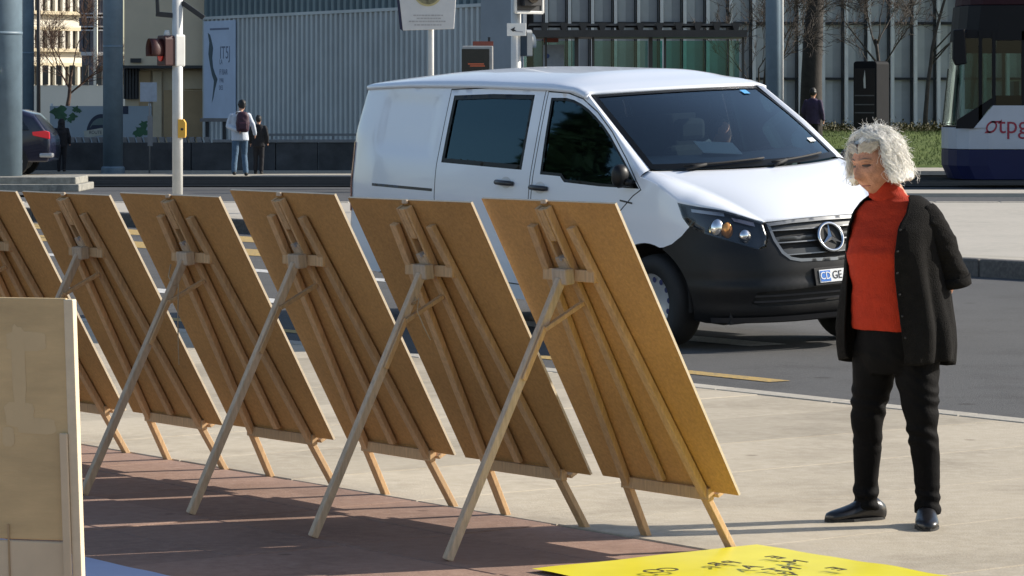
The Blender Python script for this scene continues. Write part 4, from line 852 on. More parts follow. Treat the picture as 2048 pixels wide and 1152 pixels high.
for mir in (False, True):
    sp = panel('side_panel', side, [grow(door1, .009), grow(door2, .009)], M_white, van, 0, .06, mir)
    panel('shut_gap', door1, [win1], M_black, sp, -.012, .12, mir); panel('shut_gap', door2, [win2], M_black, sp, -.012, .12, mir)
    panel('inner_lining', side, [grow(win1, .02), grow(win2, .02)], M_lin, sp, -.05, .14, mir)
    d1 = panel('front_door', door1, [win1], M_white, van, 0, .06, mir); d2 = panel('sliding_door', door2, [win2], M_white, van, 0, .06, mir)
    panel('door_window', grow(win1, .004), [], M_vg, d1, -.012, .05, mir); panel('door_window', grow(win2, .004), [], M_vg, d2, -.012, .05, mir)
    panel('window_edge', grow(win2, -.001), [grow(win2, -.035)], M_frit, d2, -.002, .035, mir); panel('window_edge', grow(win1, -.001), [grow(win1, -.022)], M_frit, d1, -.003, .035, mir)
    s_ = -1 if mir else 1
    for (a0, a1, z_, par) in ((3.23, 3.448, 1.12, d2), (2.777, 3.014-.03, 1.108, d1)):
        mb = MB(); mb.tube([S(s_*a0, z_-.002, .005), S(s_*(a0+.02), z_, .028), S(s_*(a0+a1)/2, z_, .034), S(s_*(a1-.02), z_, .028), S(s_*a1, z_+.002, .005)], [.016, .02, .021, .02, .016], 10); mb.build('door_handle', M_vdp, par, True)
        panel('handle_cup', [((a0+a1)/2+.07*math.cos(t), z_+.045*math.sin(t)) for t in np.linspace(0, 2*math.pi, 20)[:-1]], [], mat('cup_white', (.6, .61, .63), .4), par, .0015, .04, mir)
    panel('slide_rail', [(4.37, .992), (5.30, .982), (5.30, 1.004), (4.37, 1.014)], [], M_vdp, sp, .002, .05, mir)
    panel('indicator', [(1.715, 1.058), (1.866, 1.070), (1.866, 1.082), (1.715, 1.07)], [], M_vdp, sp, .003, .04, mir)
    panel('tail_lamp', [(5.70, .75), (5.86, .74), (5.84, 1.30), (5.71, 1.32)], [], mat('van_tail_lamp', (.30, .012, .02), .2), sp, .008, .06, mir)
    # mirror
    mb = MB(); c_ = S(s_*1.74, 1.20, .0); yy = -s_
    mb.loft([[c_+Vector((-.03+.055*math.cos(t)*k_, yy*(.02+d_*.8), .06+.085*math.sin(t)*k_)) for t in np.linspace(0, 2*math.pi, 17)[:-1]] for d_, k_ in ((0, .45), (.02, .8), (.05, 1), (.10, 1), (.13, .85), (.145, .5))])
    mb.beam(c_+Vector((0, 0, 0)), c_+Vector((0, yy*.07, .02)), .07, .05, (1, 0, 0)); mb.build('wing_mirror', M_dkplastic, d1, True)
# windscreen edge, pillars, roof
def wedge(t, sgn): k_ = math.sin(math.pi*t); return Vector((.895-(1.02+.83*t)-.02*k_*0, sgn*(.825-.085*t+.012*k_), 1.30+.50*t+.012*k_))
def ws(u, t):
    e_ = wedge(t, 1); bow = .26*(1-t)+.12*t; dz_ = -.006*(1-t)+.014*t; sh = 1-abs(u)**2.0
    return Vector((e_.x+bow*sh, abs(e_.y)*u, e_.z+dz_*sh+.03*math.sin(math.pi*t)*sh))
for s_ in (1, -1):
    g2 = []
    for t in np.linspace(0, 1, 15):
        P = [(1.665, 1.255), (2.045, 1.54), (2.47, 1.80)]; k_ = min(1, int(t*2)); f_ = t*2-k_; a = P[k_][0]+(P[k_+1][0]-P[k_][0])*f_; z = P[k_][1]+(P[k_+1][1]-P[k_][1])*f_
        o_ = S(s_*a, z); e_ = wedge(t, -s_); nn = Vector((.5, -s_*.7, .3)).normalized(); g2.append([o_.lerp(e_, q_)+nn*.016*math.sin(math.pi*q_) for q_ in np.linspace(0, 1, 7)])
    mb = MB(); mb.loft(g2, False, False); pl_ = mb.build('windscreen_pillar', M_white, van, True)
AR0 = 2.47; p0 = S(AR0, 1.80); rows = []
def row0(y):
    ay_ = abs(y); c_ = wedge(1, 1)
    if ay_ <= c_.y: q_ = ws(ay_/c_.y, 1); return q_.x, q_.z
    f_ = (ay_-c_.y)/(abs(p0.y)-c_.y); return c_.x+(p0.x-c_.x)*f_, c_.z+(p0.z-c_.z)*f_+.01*math.sin(math.pi*f_)
for i, a in enumerate(list(np.linspace(AR0, 2.9, 9))+list(np.linspace(3.0, 5.3, 20))+list(np.linspace(5.35, ATOT-.02, 18))):
    zg = float(np.interp(a, [AR0, 2.65, 3.0, 4.0, 4.9, 5.35, 5.7, ATOT], [1.80, 1.838, 1.845, 1.835, 1.81, 1.785, 1.765, 1.76])); p = S(a, zg); k_ = smo((a-AR0)/.55)
    cr_ = float(np.interp(a, [AR0, 2.9, 4.5, 5.3, ATOT], [.03, .085, .085, .05, .0])); row = []
    for t in np.linspace(-1, 1, 37):
        y = abs(p.y)*t; x0_, z0_ = row0(abs(p0.y)*t); zc = zg+cr_*(1-abs(t)**3.0)
        row.append(Vector((p.x+(x0_-p0.x)*(1-k_), y, (z0_-1.80+zg)*(1-k_)+zc*k_)))
    e0, e1 = row[0], row[-1]; row = [Vector((e0.x, e0.y*1.006, e0.z-.022)), Vector((e0.x, e0.y*1.005, e0.z-.004))]+row[1:-1]+[Vector((e1.x, e1.y*1.005, e1.z-.004)), Vector((e1.x, e1.y*1.006, e1.z-.022))]
    rows.append(row)
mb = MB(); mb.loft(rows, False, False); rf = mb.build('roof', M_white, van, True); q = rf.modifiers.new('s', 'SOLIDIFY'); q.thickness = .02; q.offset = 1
mb = MB(); mb.loft([[p+Vector((0, 0, -.045)) for p in r] for r in rows], False, False); mb.build('roof_lining', M_head, rf, True)
for l_ in (2.5, 3.1):
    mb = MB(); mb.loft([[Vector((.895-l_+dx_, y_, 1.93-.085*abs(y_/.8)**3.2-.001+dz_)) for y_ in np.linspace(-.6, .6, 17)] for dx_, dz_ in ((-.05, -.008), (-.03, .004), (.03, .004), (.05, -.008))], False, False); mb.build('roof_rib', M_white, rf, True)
# windscreen and bonnet
G = [[ws(u, t) for u in np.linspace(-1, 1, 31)] for t in np.linspace(0, 1, 15)]
mb = MB(); mb.loft(G, False, False); wsc = mb.build('windscreen', M_wg, van, True)
def strip(g2, name, m, par, off=.004):
    mb = MB(); mb.loft([[p+Vector((off, 0, off)) for p in r] for r in g2], False, False); return mb.build(name, m, par, True)
strip([[ws(u, t) for u in np.linspace(-1, 1, 31)] for t in (.0, .03, .06)], 'lower_frit', M_frit, wsc); strip([[ws(u, t) for u in np.linspace(-1, 1, 31)] for t in (.965, 1)], 'upper_frit', M_frit, wsc)
for s_ in (-1, 1): strip([[ws(s_*u, t) for u in (.955, 1)] for t in np.linspace(0, 1, 15)], 'side_frit', M_frit, wsc)
strip([[ws(u, t) for u in (.66, .75)] for t in (.885, .945)], 'vignette_sticker', mat('sticker_blue', (.10, .36, .72), .4), wsc, .006)
strip([[ws(u, t) for u in (.80, .90)] for t in (.20, .245)], 'white_sticker', M_paper, wsc, .006)
fb = [(1.665, 1.252), (1.56, 1.232), (1.473, 1.213), (1.40, 1.185), (1.346, 1.157), (1.24, 1.093), (1.1, 1.074), (.865, 1.043), (.68, .995), (.527, .958)]
FBs = [S(a, z) for a, z in fb]; L_ = [0]
for i in range(1, len(FBs)): L_.append(L_[-1]+(FBs[i]-FBs[i-1]).length)
def fbp(v): return Vector([float(np.interp(v*L_[-1], L_, [p[k_] for p in FBs])) for k_ in range(3)])
rows = []
for v in np.linspace(0, 1, 25):
    o_ = fbp(v); c0 = wedge(0, -1); c1 = S(.527, .958); kk = c0.lerp(c1, v)+Vector((.01, 0, .030))*math.sin(math.pi*v); row = []
    for q_ in np.linspace(0, 1, 9)[:-1]: row.append(o_.lerp(kk, q_)+Vector((.012, -.02, .016))*math.sin(math.pi*q_)*math.sin(math.pi*min(1, v+.02)))
    for t in np.linspace(-1, 0, 19):
        a_ = ws(t, 0)+Vector((.010, 0, -.010)); b_ = S(.527*-t, .958+.014*(1-t*t)); m_ = a_.lerp(b_, v)+Vector((0, 0, .045*math.sin(math.pi*v**1.15)*(1-t**4)+.030*math.sin(math.pi*v)*t**4)); m_.x += .01*math.sin(math.pi*v)*t**4; row.append(m_)
    rows.append(row+[Vector((p.x, -p.y, p.z)) for p in row[::-1][1:]])
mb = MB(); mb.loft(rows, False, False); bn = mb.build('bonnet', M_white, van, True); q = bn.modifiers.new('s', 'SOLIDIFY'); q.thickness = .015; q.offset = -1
for u0, u1, t0 in ((-.75, .0, .045), (.05, .75, .04)):
    mb = MB(); pts = [ws(u0+(u1-u0)*k_/8, .012+t0*k_/8)+Vector((.015, 0, .018)) for k_ in range(9)]; mb.tube(pts, .009, 6); mb.tube([pts[0]+Vector((.03, 0, -.02)), pts[2]], .012, 6); mb.build('wiper', M_black, van, True)
# bumper, grille, headlamps
hl = [(1.24, 1.090), (1.188, .992), (1.13, .932), (1.005, .888), (.842, .845), (.691, .803), (.60, .775), (.545, .80), (.525, .86), (.545, .95), (.68, .992), (.865, 1.039), (1.1, 1.068)]
gr_ = [(.505, .945), (.47, .83), (.42, .74), (.36, .695), (.28, .678), (0, .668)]
grf = gr_+[(-a, z) for a, z in gr_[::-1][1:]]+[(-.3, .957), (0, .962), (.3, .957)]
half = [(0, .968), (.3, .963), (.527, .955), (.505, .86), (.535, .785), (.60, .77), (.691, .80), (.842, .842), (1.005, .885), (1.13, .928), (1.192, .860), (1.28, .799), (1.366, .770)]+[p for p in arc(AW1, .46, 112, 182)]+[(1.10, .27), (1.0, .255), (.64, .255), (.3, .25), (0, .25)]
bump = [(a, z) for a, z in half]+[(-a, z) for a, z in half[::-1][1:-1]]
slot = [(-.66, .40), (-.6, .375), (.6, .375), (.66, .40), (.62, .475), (.2, .49), (-.2, .49), (-.62, .475)]
bp = panel('bumper', bump, [grf, slot], M_dkplastic, van, 0, .03)
panel('intake_backing', grow(slot, .03), [], M_black, bp, -.05, .1)
for z_ in (.405, .445): panel('intake_slat', [(-.64, z_-.006), (.64, z_-.006), (.64, z_+.008), (-.64, z_+.008)], [], M_vdp, bp, -.012, .06)
panel('bumper_lip', [(-.95, .262), (.95, .262), (.95, .30), (-.95, .30)], [], M_vdp, bp, .018, .06)
grl = panel('grille', grow(grf, .03), [], M_black, van, -.055, .08)
panel('surround', grow(grf, .004), [grow(grf, -.018)], mat('satin_silver', (.20, .205, .21), .35, metal=.6), grl, .004, .04)
def grw(z): return float(np.interp(z, [.668, .678, .695, .74, .83, .945], [.0, .28, .36, .42, .47, .505]))-.015
M_slat2 = mat('satin_graphite', (.055, .058, .06), .38, metal=.4)
for z_ in (.915, .83, .745):
    panel('slat', [(-grw(z_-.022), z_-.022), (grw(z_-.022), z_-.022), (grw(z_+.018), z_+.018), (-grw(z_+.018), z_+.018)], [], M_slat2, grl, -.022, .06)
    panel('slat_trim', [(-grw(z_-.024), z_-.024), (grw(z_-.024), z_-.024), (grw(z_-.016), z_-.016), (-grw(z_-.016), z_-.016)], [], mat('satin_silver', (.3, .31, .32)), grl, -.012, .06)
ec = S(0, .825, .004); en = (S(0, .86)-S(0, .79)).normalized(); ex = Vector((0, 1, 0)); ez = en
def emb(r_, t, d=0): return ec+ex*r_*math.cos(t)+ez*r_*math.sin(t)+ex.cross(ez)*d
mb = MB(); mb.tube([emb(.118, t, -.02) for t in (0, .01)], .001, 3) if False else None
mb = MB(); mb.add([emb(.112, t, -.004) for t in np.linspace(0, 2*math.pi, 33)[:-1]], [tuple(range(32))]); mb.build('emblem_disc', M_black, grl)
mb = MB(); rr = []
for t in np.linspace(0, 2*math.pi, 41)[:-1]: rr.append([emb(.1+.0115*math.cos(k_), t, .008+.0115*math.sin(k_)) for k_ in np.linspace(0, 2*math.pi, 9)[:-1]])
rr.append(rr[0]); mb.loft(rr, True, False)
for k_ in range(3):
    t = math.pi/2+k_*2*math.pi/3
    for sgn in (-1, 1): mb.add([emb(0, 0, .02), emb(.1, t, .012), emb(.022, t+sgn*math.pi/3, .006)], [(0, 1, 2)])
mb.build('emblem', M_chrome, grl, True)
pz = .562; pc = S(0, pz, .02); pn = (S(0, pz+.05)-S(0, pz-.05)).normalized()
def plq(u, v, d=0): return pc+Vector((0, u, 0))+pn*v+Vector((0, 1, 0)).cross(pn)*d
def plbox(name, u0, u1, v0, v1, d0, d1, m, par):
    mb = MB(); mb.prism([(u0, v0), (u1, v0), (u1, v1), (u0, v1)], d0, d1, lambda u, v, d: plq(u, v, d)); return mb.build(name, m, par, bevel=.002)
plbox('plate_holder', -.19, .17, -.062, .062, -.03, -.003, M_dkplastic, van)
pl = plbox('number_plate', -.155, .155, -.045, .045, -.002, .004, mat('plate_white', (.74, .75, .75), .4, 0), van)
plbox('blue_field', -.148, -.062, -.038, .038, .0045, .006, mat('plate_blue', (.02, .16, .55), .4, 0), pl)
text('lettering', 'CD', .075, M_paper, pl, frame(plq(-.105, 0, .0075), (0, 1, 0), pn), .0006, sx=.85); text('lettering', 'GE', .08, M_black, pl, frame(plq(-.005, 0, .006), (0, 1, 0), pn), .0006, sx=.85)
M_lens = glass('headlamp_lens', (.9, .92, .95), 1); M_amb = mat('amber_bulb', (.75, .33, .10), .2, 0, metal=.4); M_hh = mat('headlamp_dark', (.03, .035, .042), .25)
for mir in (False, True):
    s_ = -1 if mir else 1
    h_ = panel('headlamp', grow(hl, .004), [], M_hh, van, -.045, .05, mir); panel('lens', hl, [], M_lens, h_, .002, .05, mir)
    panel('rim', grow(hl, .003), [grow(hl, -.010)], M_hh, h_, .0, .03, mir)
    for (a, z, r_, m_, sq) in ((.915, .915, .058, M_chrome, 1.25), (.83, .905, .042, M_amb, 1.4), (.69, .862, .050, M_chrome, 1.0), (.965, .90, .034, mat('warm_reflector', (.8, .62, .32), .15, 0, metal=1), 1.2)):
        mb = MB(); mb.ball(S(s_*a, z, -.03), (r_*.7, r_, r_*sq), 16, 10); mb.build('reflector', m_, h_, True)
    panel('running_light', [(.60, .925), (.78, .965), (.80, .99), (.61, .955)], [], mat('pale_lilac_plastic', (.42, .38, .44), .3), h_, -.02, .05, mir)
    panel('upper_trim', [(.86, 1.0), (1.14, 1.03), (1.15, 1.052), (.87, 1.025)], [], M_silver, h_, -.02, .05, mir)
# wheels
def wheel(l_, s_):
    z0 = .335; loc = Vector((.895-l_, -s_*.815, z0)); wz = (VM @ Vector((loc.x, loc.y, loc.z*VS))).z+VO.z; loc.z += (-.010+.333*VS-wz)/VS
    w_ = None; rt = MB(); prof = [(.20, -.10), (.285, -.107), (.325, -.09), (.335, -.05), (.335, .05), (.325, .09), (.285, .107), (.20, .10)]
    rings = [[loc+Vector((r_*math.cos(t), y_, r_*math.sin(t))) for r_, y_ in prof] for t in np.linspace(0, 2*math.pi, 41)[:-1]]; rings.append(rings[0])
    rt.loft(rings, True, False); w_ = rt.build('wheel', M_black, van, True)
    ri = MB(); pr = [(.03, -.045), (.09, -.05), (.12, -.065), (.165, -.06), (.195, -.085), (.212, -.1)]
    rings = [[loc+Vector((r_*math.cos(t), s_*y_, r_*math.sin(t))) for r_, y_ in pr] for t in np.linspace(0, 2*math.pi, 41)[:-1]]; rings.append(rings[0]); ri.loft(rings, False, False)
    ri.add([loc+Vector((.03*math.cos(t), s_*-.045, .03*math.sin(t))) for t in np.linspace(0, 2*math.pi, 13)[:-1]], [tuple(range(12))]); rim = ri.build('rim', mat('silver_rim', (.55, .56, .58), .35, .05, metal=.5), w_, True)
    for k_ in range(12):
        t = 2*math.pi*k_/12+.1; c_ = loc+Vector((.152*math.cos(t), s_*-.068, .152*math.sin(t))); mb = MB()
        mb.add([c_+Vector((.021*math.cos(q_), 0, .021*math.sin(q_))) for q_ in np.linspace(0, 2*math.pi, 13)[:-1]], [tuple(range(12))]); mb.build('rim_hole', mat('rim_hole_blue', (.012, .02, .10), .5), rim)
    mb = MB(); mb.loft([[loc+Vector((.43*math.cos(t), y_, .43*math.sin(t)+.02)) for y_ in (-s_*.10, s_*.30)] for t in np.linspace(-.15, math.pi+.15, 20)], False, False); mb.build('wheel_arch', M_black, van, True)
for l_ in (.895, 4.095):
    for s_ in (-1, 1): wheel(l_, s_)
mb = MB(); mb.box((-1.7, 0, .30), (4.6, 1.5, .12)); mb.build('underbody', M_black, van)
mb = MB(); mb.box((.62, 0, .35), (.12, 1.5, .2)); mb.build('front_undertray', M_black, van)
# cabin
mb = MB(); mb.loft([[Vector((x-.24*(y/.72)**2*(1 if x > -.3 else .3), y, z)) for y in np.linspace(-.72, .72, 13)] for x, z in ((.03, 1.285), (-.08, 1.345), (-.28, 1.368), (-.36, 1.33), (-.42, 1.0), (-.34, .6))], False, False); dsh = mb.build('dashboard', mat('dashboard_grey', (.22, .25, .25), .7, .1, 6), van, True)
mb = MB(); mb.tube([Vector((-.5+.07*math.cos(t), .42+.19*math.sin(t), 1.20+.17*math.cos(t))) for t in np.linspace(0, 2*math.pi, 25)], .016, 8); mb.build('steering_wheel', M_black, van, True)
for y in (-.42, .42):
    mb = MB(); mb.box((-1.0, y, .72), (.5, .5, .16)); st = mb.build('seat', M_lin, van, bevel=.04)
    mb = MB(); mb.box((-1.28, y, 1.05), (.14, .48, .62), Matrix.Rotation(R(-12), 3, 'Y')); mb.build('backrest', M_lin, st, bevel=.05)
    mb = MB(); mb.box((-1.37, y, 1.47), (.1, .26, .17)); mb.build('headrest', M_lin, st, bevel=.04)
mb = MB(); mb.box((-1.75, 0, .92), (.03, 1.5, 1.3)); mb.build('bulkhead', M_lin, van)
mb = MB(); mb.beam(ws(.02, .93)+Vector((-.03, 0, -.03)), ws(.02, .83)+Vector((-.06, 0, -.02)), .03, .03); mb.box(ws(.02, .80)+Vector((-.09, 0, -.02)), (.04, .24, .07)); mb.build('rear_view_mirror', M_black, van, bevel=.01)
mb = MB(); mb.box((0, 0, 0), (.21, .30, .004)); o = mb.build('paper_sheet', mat('pale_green_paper', (.78, .90, .82), .6, .03)); o.matrix_world = Matrix.Translation(VO) @ VR.to_matrix().to_4x4() @ Matrix.Diagonal((1, 1, VS, 1)) @ Matrix.Translation((-.24, -.15, 1.415)) @ Matrix.Rotation(R(20), 4, 'Y') @ Matrix.Rotation(R(-14), 4, 'Z'); tag(o, 'pale green sheet of paper on the van dashboard', 'paper')

# ---------------------------------------------------------------- people
def capsule(mb, a, b, ra, rb, n=12, flat=1):
    a, b = Vector(a), Vector(b); d = (b-a); L = d.length; d.normalize()
    pts = [a-d*ra*.9, a-d*ra*.6, a, a.lerp(b, .5), b, b+d*rb*.6, b+d*rb*.9]; mb.tube(pts, [ra*.35, ra*.78, ra, (ra+rb)/2*1.02, rb, rb*.78, rb*.35], n, flat=flat); return mb
def ring(cx, cy, cz, rx, ry, n=32, ex=2.0, tilt=0):
    P = []
    for j in range(n):
        t = 2*math.pi*j/n; c, s = math.cos(t), math.sin(t); x = rx*math.copysign(abs(c)**(2/ex), c); y = ry*math.copysign(abs(s)**(2/ex), s); P.append(Vector((cx+x, cy+y, cz+tilt*y)))
    return P
def far_person(label, loc, h, rz, top, legs, hair_m, pose, skin=None, coat_len=.46, hood=False, arms=True, name='person', sit=False):
    o = empty(name, loc, rz); tag(o, label, 'person'); k = h/1.75; skin = skin or M_skin; V3 = lambda x, y, z: Vector((x, y, z))*k
    b = MB(); b.ball(V3(*pose['head']), (.078*k, .095*k, .12*k)); capsule(b, V3(0, .01, 1.40), V3(*pose['head']), .055*k, .05*k)
    b.loft([ring(0, 0, z*k, x*k, y*k, 16) for z, x, y in ((.86, .15, .10), (1.0, .15, .10), (1.2, .17, .11), (1.36, .18, .10), (1.44, .09, .07))])
    for s_, kn, ft in ((-1, pose['knee'][0], pose['foot'][0]), (1, pose['knee'][1], pose['foot'][1])):
        capsule(b, V3(s_*.09, 0, .88), V3(*kn), .08*k, .052*k); capsule(b, V3(*kn), V3(*ft), .05*k, .035*k)
    for s_, el, hd in ((-1, pose['elbow'][0], pose['hand'][0]), (1, pose['elbow'][1], pose['hand'][1])):
        capsule(b, V3(s_*.18, 0, 1.38), V3(*el), .045*k, .038*k); capsule(b, V3(*el), V3(*hd), .036*k, .028*k)
        hv = V3(*hd); b.ball(hv, (.022*k, .04*k, .045*k))
        for f_ in range(4): capsule(b, hv+V3(.0, -.025+f_*.016, -.03), hv+V3(.004, -.028+f_*.017, -.085), .009*k, .007*k, 6)
        capsule(b, hv+V3(0, -.035, -.0), hv+V3(.01, -.06, -.04), .01*k, .008*k, 6)
    fuse(b, 'body', skin, o, .014, 2)
    t = MB(); zb = .96-coat_len*.25
    t.loft([ring(0, .0, z*k, x*k, y*k, 18) for z, x, y in ((.80, .205, .145), (.95, .20, .14), (1.1, .20, .14), (1.25, .215, .145), (1.36, .215, .125), (1.43, .14, .095), (1.47, .075, .07))])
    for s_, el, hd in ((-1, pose['elbow'][0], pose['hand'][0]), (1, pose['elbow'][1], pose['hand'][1])):
        capsule(t, V3(s_*.19, 0, 1.375), V3(*el), .068*k, .058*k); e_, h_ = V3(*el), V3(*hd); capsule(t, e_, e_.lerp(h_, .85), .056*k, .045*k)
    fuse(t, 'jacket', top, o, .018, 2, .008, 9)
    q_ = MB(); q_.loft([ring(0, 0, z*k, x*k, y*k, 16) for z, x, y in ((.78, .16, .12), (.9, .175, .125), (1.0, .16, .115))])
    for s_, kn, ft in ((-1, pose['knee'][0], pose['foot'][0]), (1, pose['knee'][1], pose['foot'][1])):
        capsule(q_, V3(s_*.09, 0, .86), V3(*kn), .10*k, .072*k); capsule(q_, V3(*kn), V3(ft[0], ft[1], ft[2]+.03), .07*k, .062*k)
    fuse(q_, 'trousers', legs, o, .018, 2, .006, 9)
    for ft in pose['foot']:
        m_ = MB(); capsule(m_, V3(ft[0], ft[1]+.03, ft[2]-.015), V3(ft[0]+pose.get('toe', 0), ft[1]-.14, ft[2]-.025), .045*k, .035*k); m_.build('shoe', M_black, o, True)
    hm = MB(); hp_ = V3(*pose['head'])
    if hood: hm.ball(hp_+Vector((0, .02, .0))*k, (.12*k, .12*k, .15*k)); hm.tube([hp_+V3(0, .02, -.22), hp_+V3(0, .02, -.08)], [.14*k, .11*k], 14)
    else: hm.ball(hp_+Vector((0, .022, .028))*k, (.092*k, .10*k, .115*k))
    fuse(hm, 'hood' if hood else 'hair', top if hood else hair_m, o, .014, 1, .012, 22)
    return o
M_blackhair = mat('black_hair', (.012, .011, .011), .6, .3, 30); M_jeans = mat('blue_denim', (.075, .13, .20), .85, .2, 20); M_whs = mat('white_shirt', (.55, .60, .68), .8, .1, 10); M_blk = mat('black_cloth', (.012, .012, .015), .9, .3, 12)
stand = dict(head=(0, -.02, 1.60), knee=((-.09, -.02, .47), (.09, -.02, .47)), foot=((-.09, .02, .06), (.09, .02, .06)), elbow=((-.27, .03, 1.12), (.27, .03, 1.12)), hand=((-.26, -.08, .88), (.26, -.08, .88)))
Z = 73.6
walk = dict(head=(-.05, -.04, 1.60), knee=((-.12, -.10, .48), (.12, .02, .47)), foot=((-.13, .02, .06), (.16, .10, .08)), elbow=((-.30, .05, 1.13), (.27, -.05, 1.13)), hand=((-.36, -.05, .92), (.05, .26, 1.03)), toe=-.05)
pm_ = far_person('man in white shirt and jeans with a maroon backpack seen from behind', (atx(480, Z), Z, .03), 1.74, R(196), M_whs, M_jeans, M_blackhair, walk)
bk = MB(); bk.loft([ring(0, 0, z, x, y, 20, 2.6) for z, x, y in ((0, .09, .05), (.03, .14, .085), (.2, .155, .105), (.38, .14, .09), (.45, .10, .06), (.47, .04, .03))])
bkp = empty('backpack', (atx(487, Z), Z-.22, 1.02), R(8)); tag(bkp, 'maroon backpack on the back of the man in the white shirt', 'backpack')
fuse(bk, 'bag', mat('maroon_nylon', (.045, .012, .028), .6, .2, 10), bkp, .014, 2, .006, 12)
mb = MB(); mb.tube([(-.1, -.0, .44), (-.13, .1, .46), (-.14, .2, .36)], .02, 8); mb.build('strap', mat('grey_strap', (.25, .24, .24), .8), bkp, True); mb = MB(); mb.box((0, -.1, .14), (.18, .05, .16)); mb.build('pocket', mat('maroon_nylon', (.045, .012, .028)), bkp, bevel=.02)
far_person('person in dark clothes walking just behind the man with the backpack', (atx(517, 75.5), 75.5, .03), 1.38, R(170), M_blk, M_blk, M_blackhair, stand)
far_person('hooded figure in black standing before the low wall at the left', (atx(123, 77.2), 77.2, .05), 1.27, R(175), M_blk, M_blk, M_blackhair, stand, hood=True)
far_person('person in a purple jacket walking past the thick tree trunk', (atx(1626, 86), 86, bank_z(86)), 1.80, R(150), mat('purple_jacket', (.035, .022, .06), .8, .2, 10), M_blk, M_blackhair, stand)
# driver inside the van
drv = dict(head=(0, -.06, 1.60), knee=((-.12, -.36, .84), (.12, -.36, .84)), foot=((-.12, -.5, .48), (.12, -.5, .48)), elbow=((-.27, -.12, 1.16), (.27, -.12, 1.16)), hand=((-.15, -.42, 1.26), (.15, -.42, 1.26)))
dr = far_person('driver in dark clothes behind the van windscreen', (0, 0, 0), 1.68, 0, mat('driver_jacket', (.05, .06, .075), .85, .2, 10), M_blk, M_blackhair, drv)
dr.matrix_world = Matrix.Translation(VO) @ VR.to_matrix().to_4x4() @ Matrix.Diagonal((1, 1, VS, 1)) @ Matrix.Translation((-1.03, .42, -.085)) @ Matrix.Rotation(R(90), 4, 'Z')

# ---------------------------------------------------------------- the woman
WX, WZ = 1.535, 13.0
wm = empty('person', (WX, WZ, 0), R(-37)); tag(wm, 'woman with white hair, red turtleneck and black cardigan, hands behind her back', 'person')
def V3(*a): return Vector(a)
HC = V3(-.066, -.058, 1.432)                        # head centre
HM = Matrix.Translation(HC) @ Euler((R(9), R(-4), R(-13))).to_matrix().to_4x4()
def head_pt(th, ph):                                 # th: 0 = front, ph: 0 bottom .. pi top
    x = .074*math.sin(ph)*math.sin(th); y = -.094*math.sin(ph)*math.cos(th); z = -.116*math.cos(ph)
    f = max(0, math.cos(th)*math.sin(ph))
    if z < 0:
        k = 1-.15*(-z/.116)**2.2; x *= k; y = y*(1-.10*(-z/.116)) if y < 0 else y*(1-.45*(-z/.116))
    def gs(cx, cz, sx, sz, a): return a*math.exp(-((x-cx)/sx)**2-((z-cz)/sz)**2)*(1 if y < 0 else 0)
    d = 0
    d += gs(0, -.018, .011, .028, .026)+gs(0, -.036, .014, .012, .019)
    d += gs(.032, .012, .019, .011, -.014)+gs(-.032, .012, .019, .011, -.014)
    d += gs(.03, .034, .03, .010, .005)+gs(-.03, .034, .03, .010, .005)
    d += gs(.042, -.025, .022, .02, .006)+gs(-.042, -.025, .022, .02, .006)
    d += gs(0, -.064, .022, .005, .004)+gs(0, -.071, .024, .003, -.004)+gs(0, -.079, .02, .006, .005)+gs(0, -.102, .022, .013, .009)
    d += gs(.045, -.07, .02, .02, .006)+gs(-.045, -.07, .02, .02, .006)+gs(.028, -.052, .006, .022, -.006)+gs(-.028, -.052, .006, .022, -.006)
    return V3(x, y-d, z)
bd_ = MB(); nth, nph = 72, 60
bd_.loft([[HM @ head_pt(2*math.pi*j/nth, math.pi*(i/nph*.985+.0075)) for j in range(nth)] for i in range(nph+1)])
capsule(bd_, V3(.0, .015, 1.27), HM @ V3(0, .03, -.06), .056, .052)
bd_.loft([ring(0, 0, z, x, y, 24) for z, x, y in ((.76, .165, .12), (.9, .16, .125), (1.0, .15, .12), (1.12, .145, .10), (1.22, .135, .08), (1.28, .07, .05))])
FT = [V3(-.145, .012, 0), V3(.140, .0, 0)]          # her right, her left foot
for s_, ft in ((-1, FT[0]), (1, FT[1])):
    kn = V3(s_*.105 if s_ < 0 else .115, -.02, .43); capsule(bd_, V3(s_*.085, 0, .74), kn, .070, .045); capsule(bd_, kn, ft+V3(0, 0, .10), .036, .022)
HA = {}
for s_ in (-1, 1):
    el = V3(s_*.192, .115, 1.01); hd = V3(s_*.06, .245, .845); HA[s_] = (el, hd)
    capsule(bd_, V3(s_*.135, .015, 1.215), el, .034, .032); capsule(bd_, el, hd, .032, .024)
    bd_.ball(hd, (.045, .02, .035))
    for f_ in range(4):
        a = hd+V3(-s_*.03, .0, .022-f_*.016); b1 = a+V3(-s_*.035, .012, -.008); b2 = b1+V3(-s_*.026, -.008, -.012); capsule(bd_, a, b1, .009, .0085, 8); capsule(bd_, b1, b2, .0085, .007, 8)
    capsule(bd_, hd+V3(0, .005, .03), hd+V3(-s_*.03, .02, .055), .010, .008, 8)
M_wskin = mat('older_skin', (.46, .225, .145), .6, .2, 34, .5, 120, spec=.3); fuse(bd_, 'body', M_wskin, wm, .0042, 1)
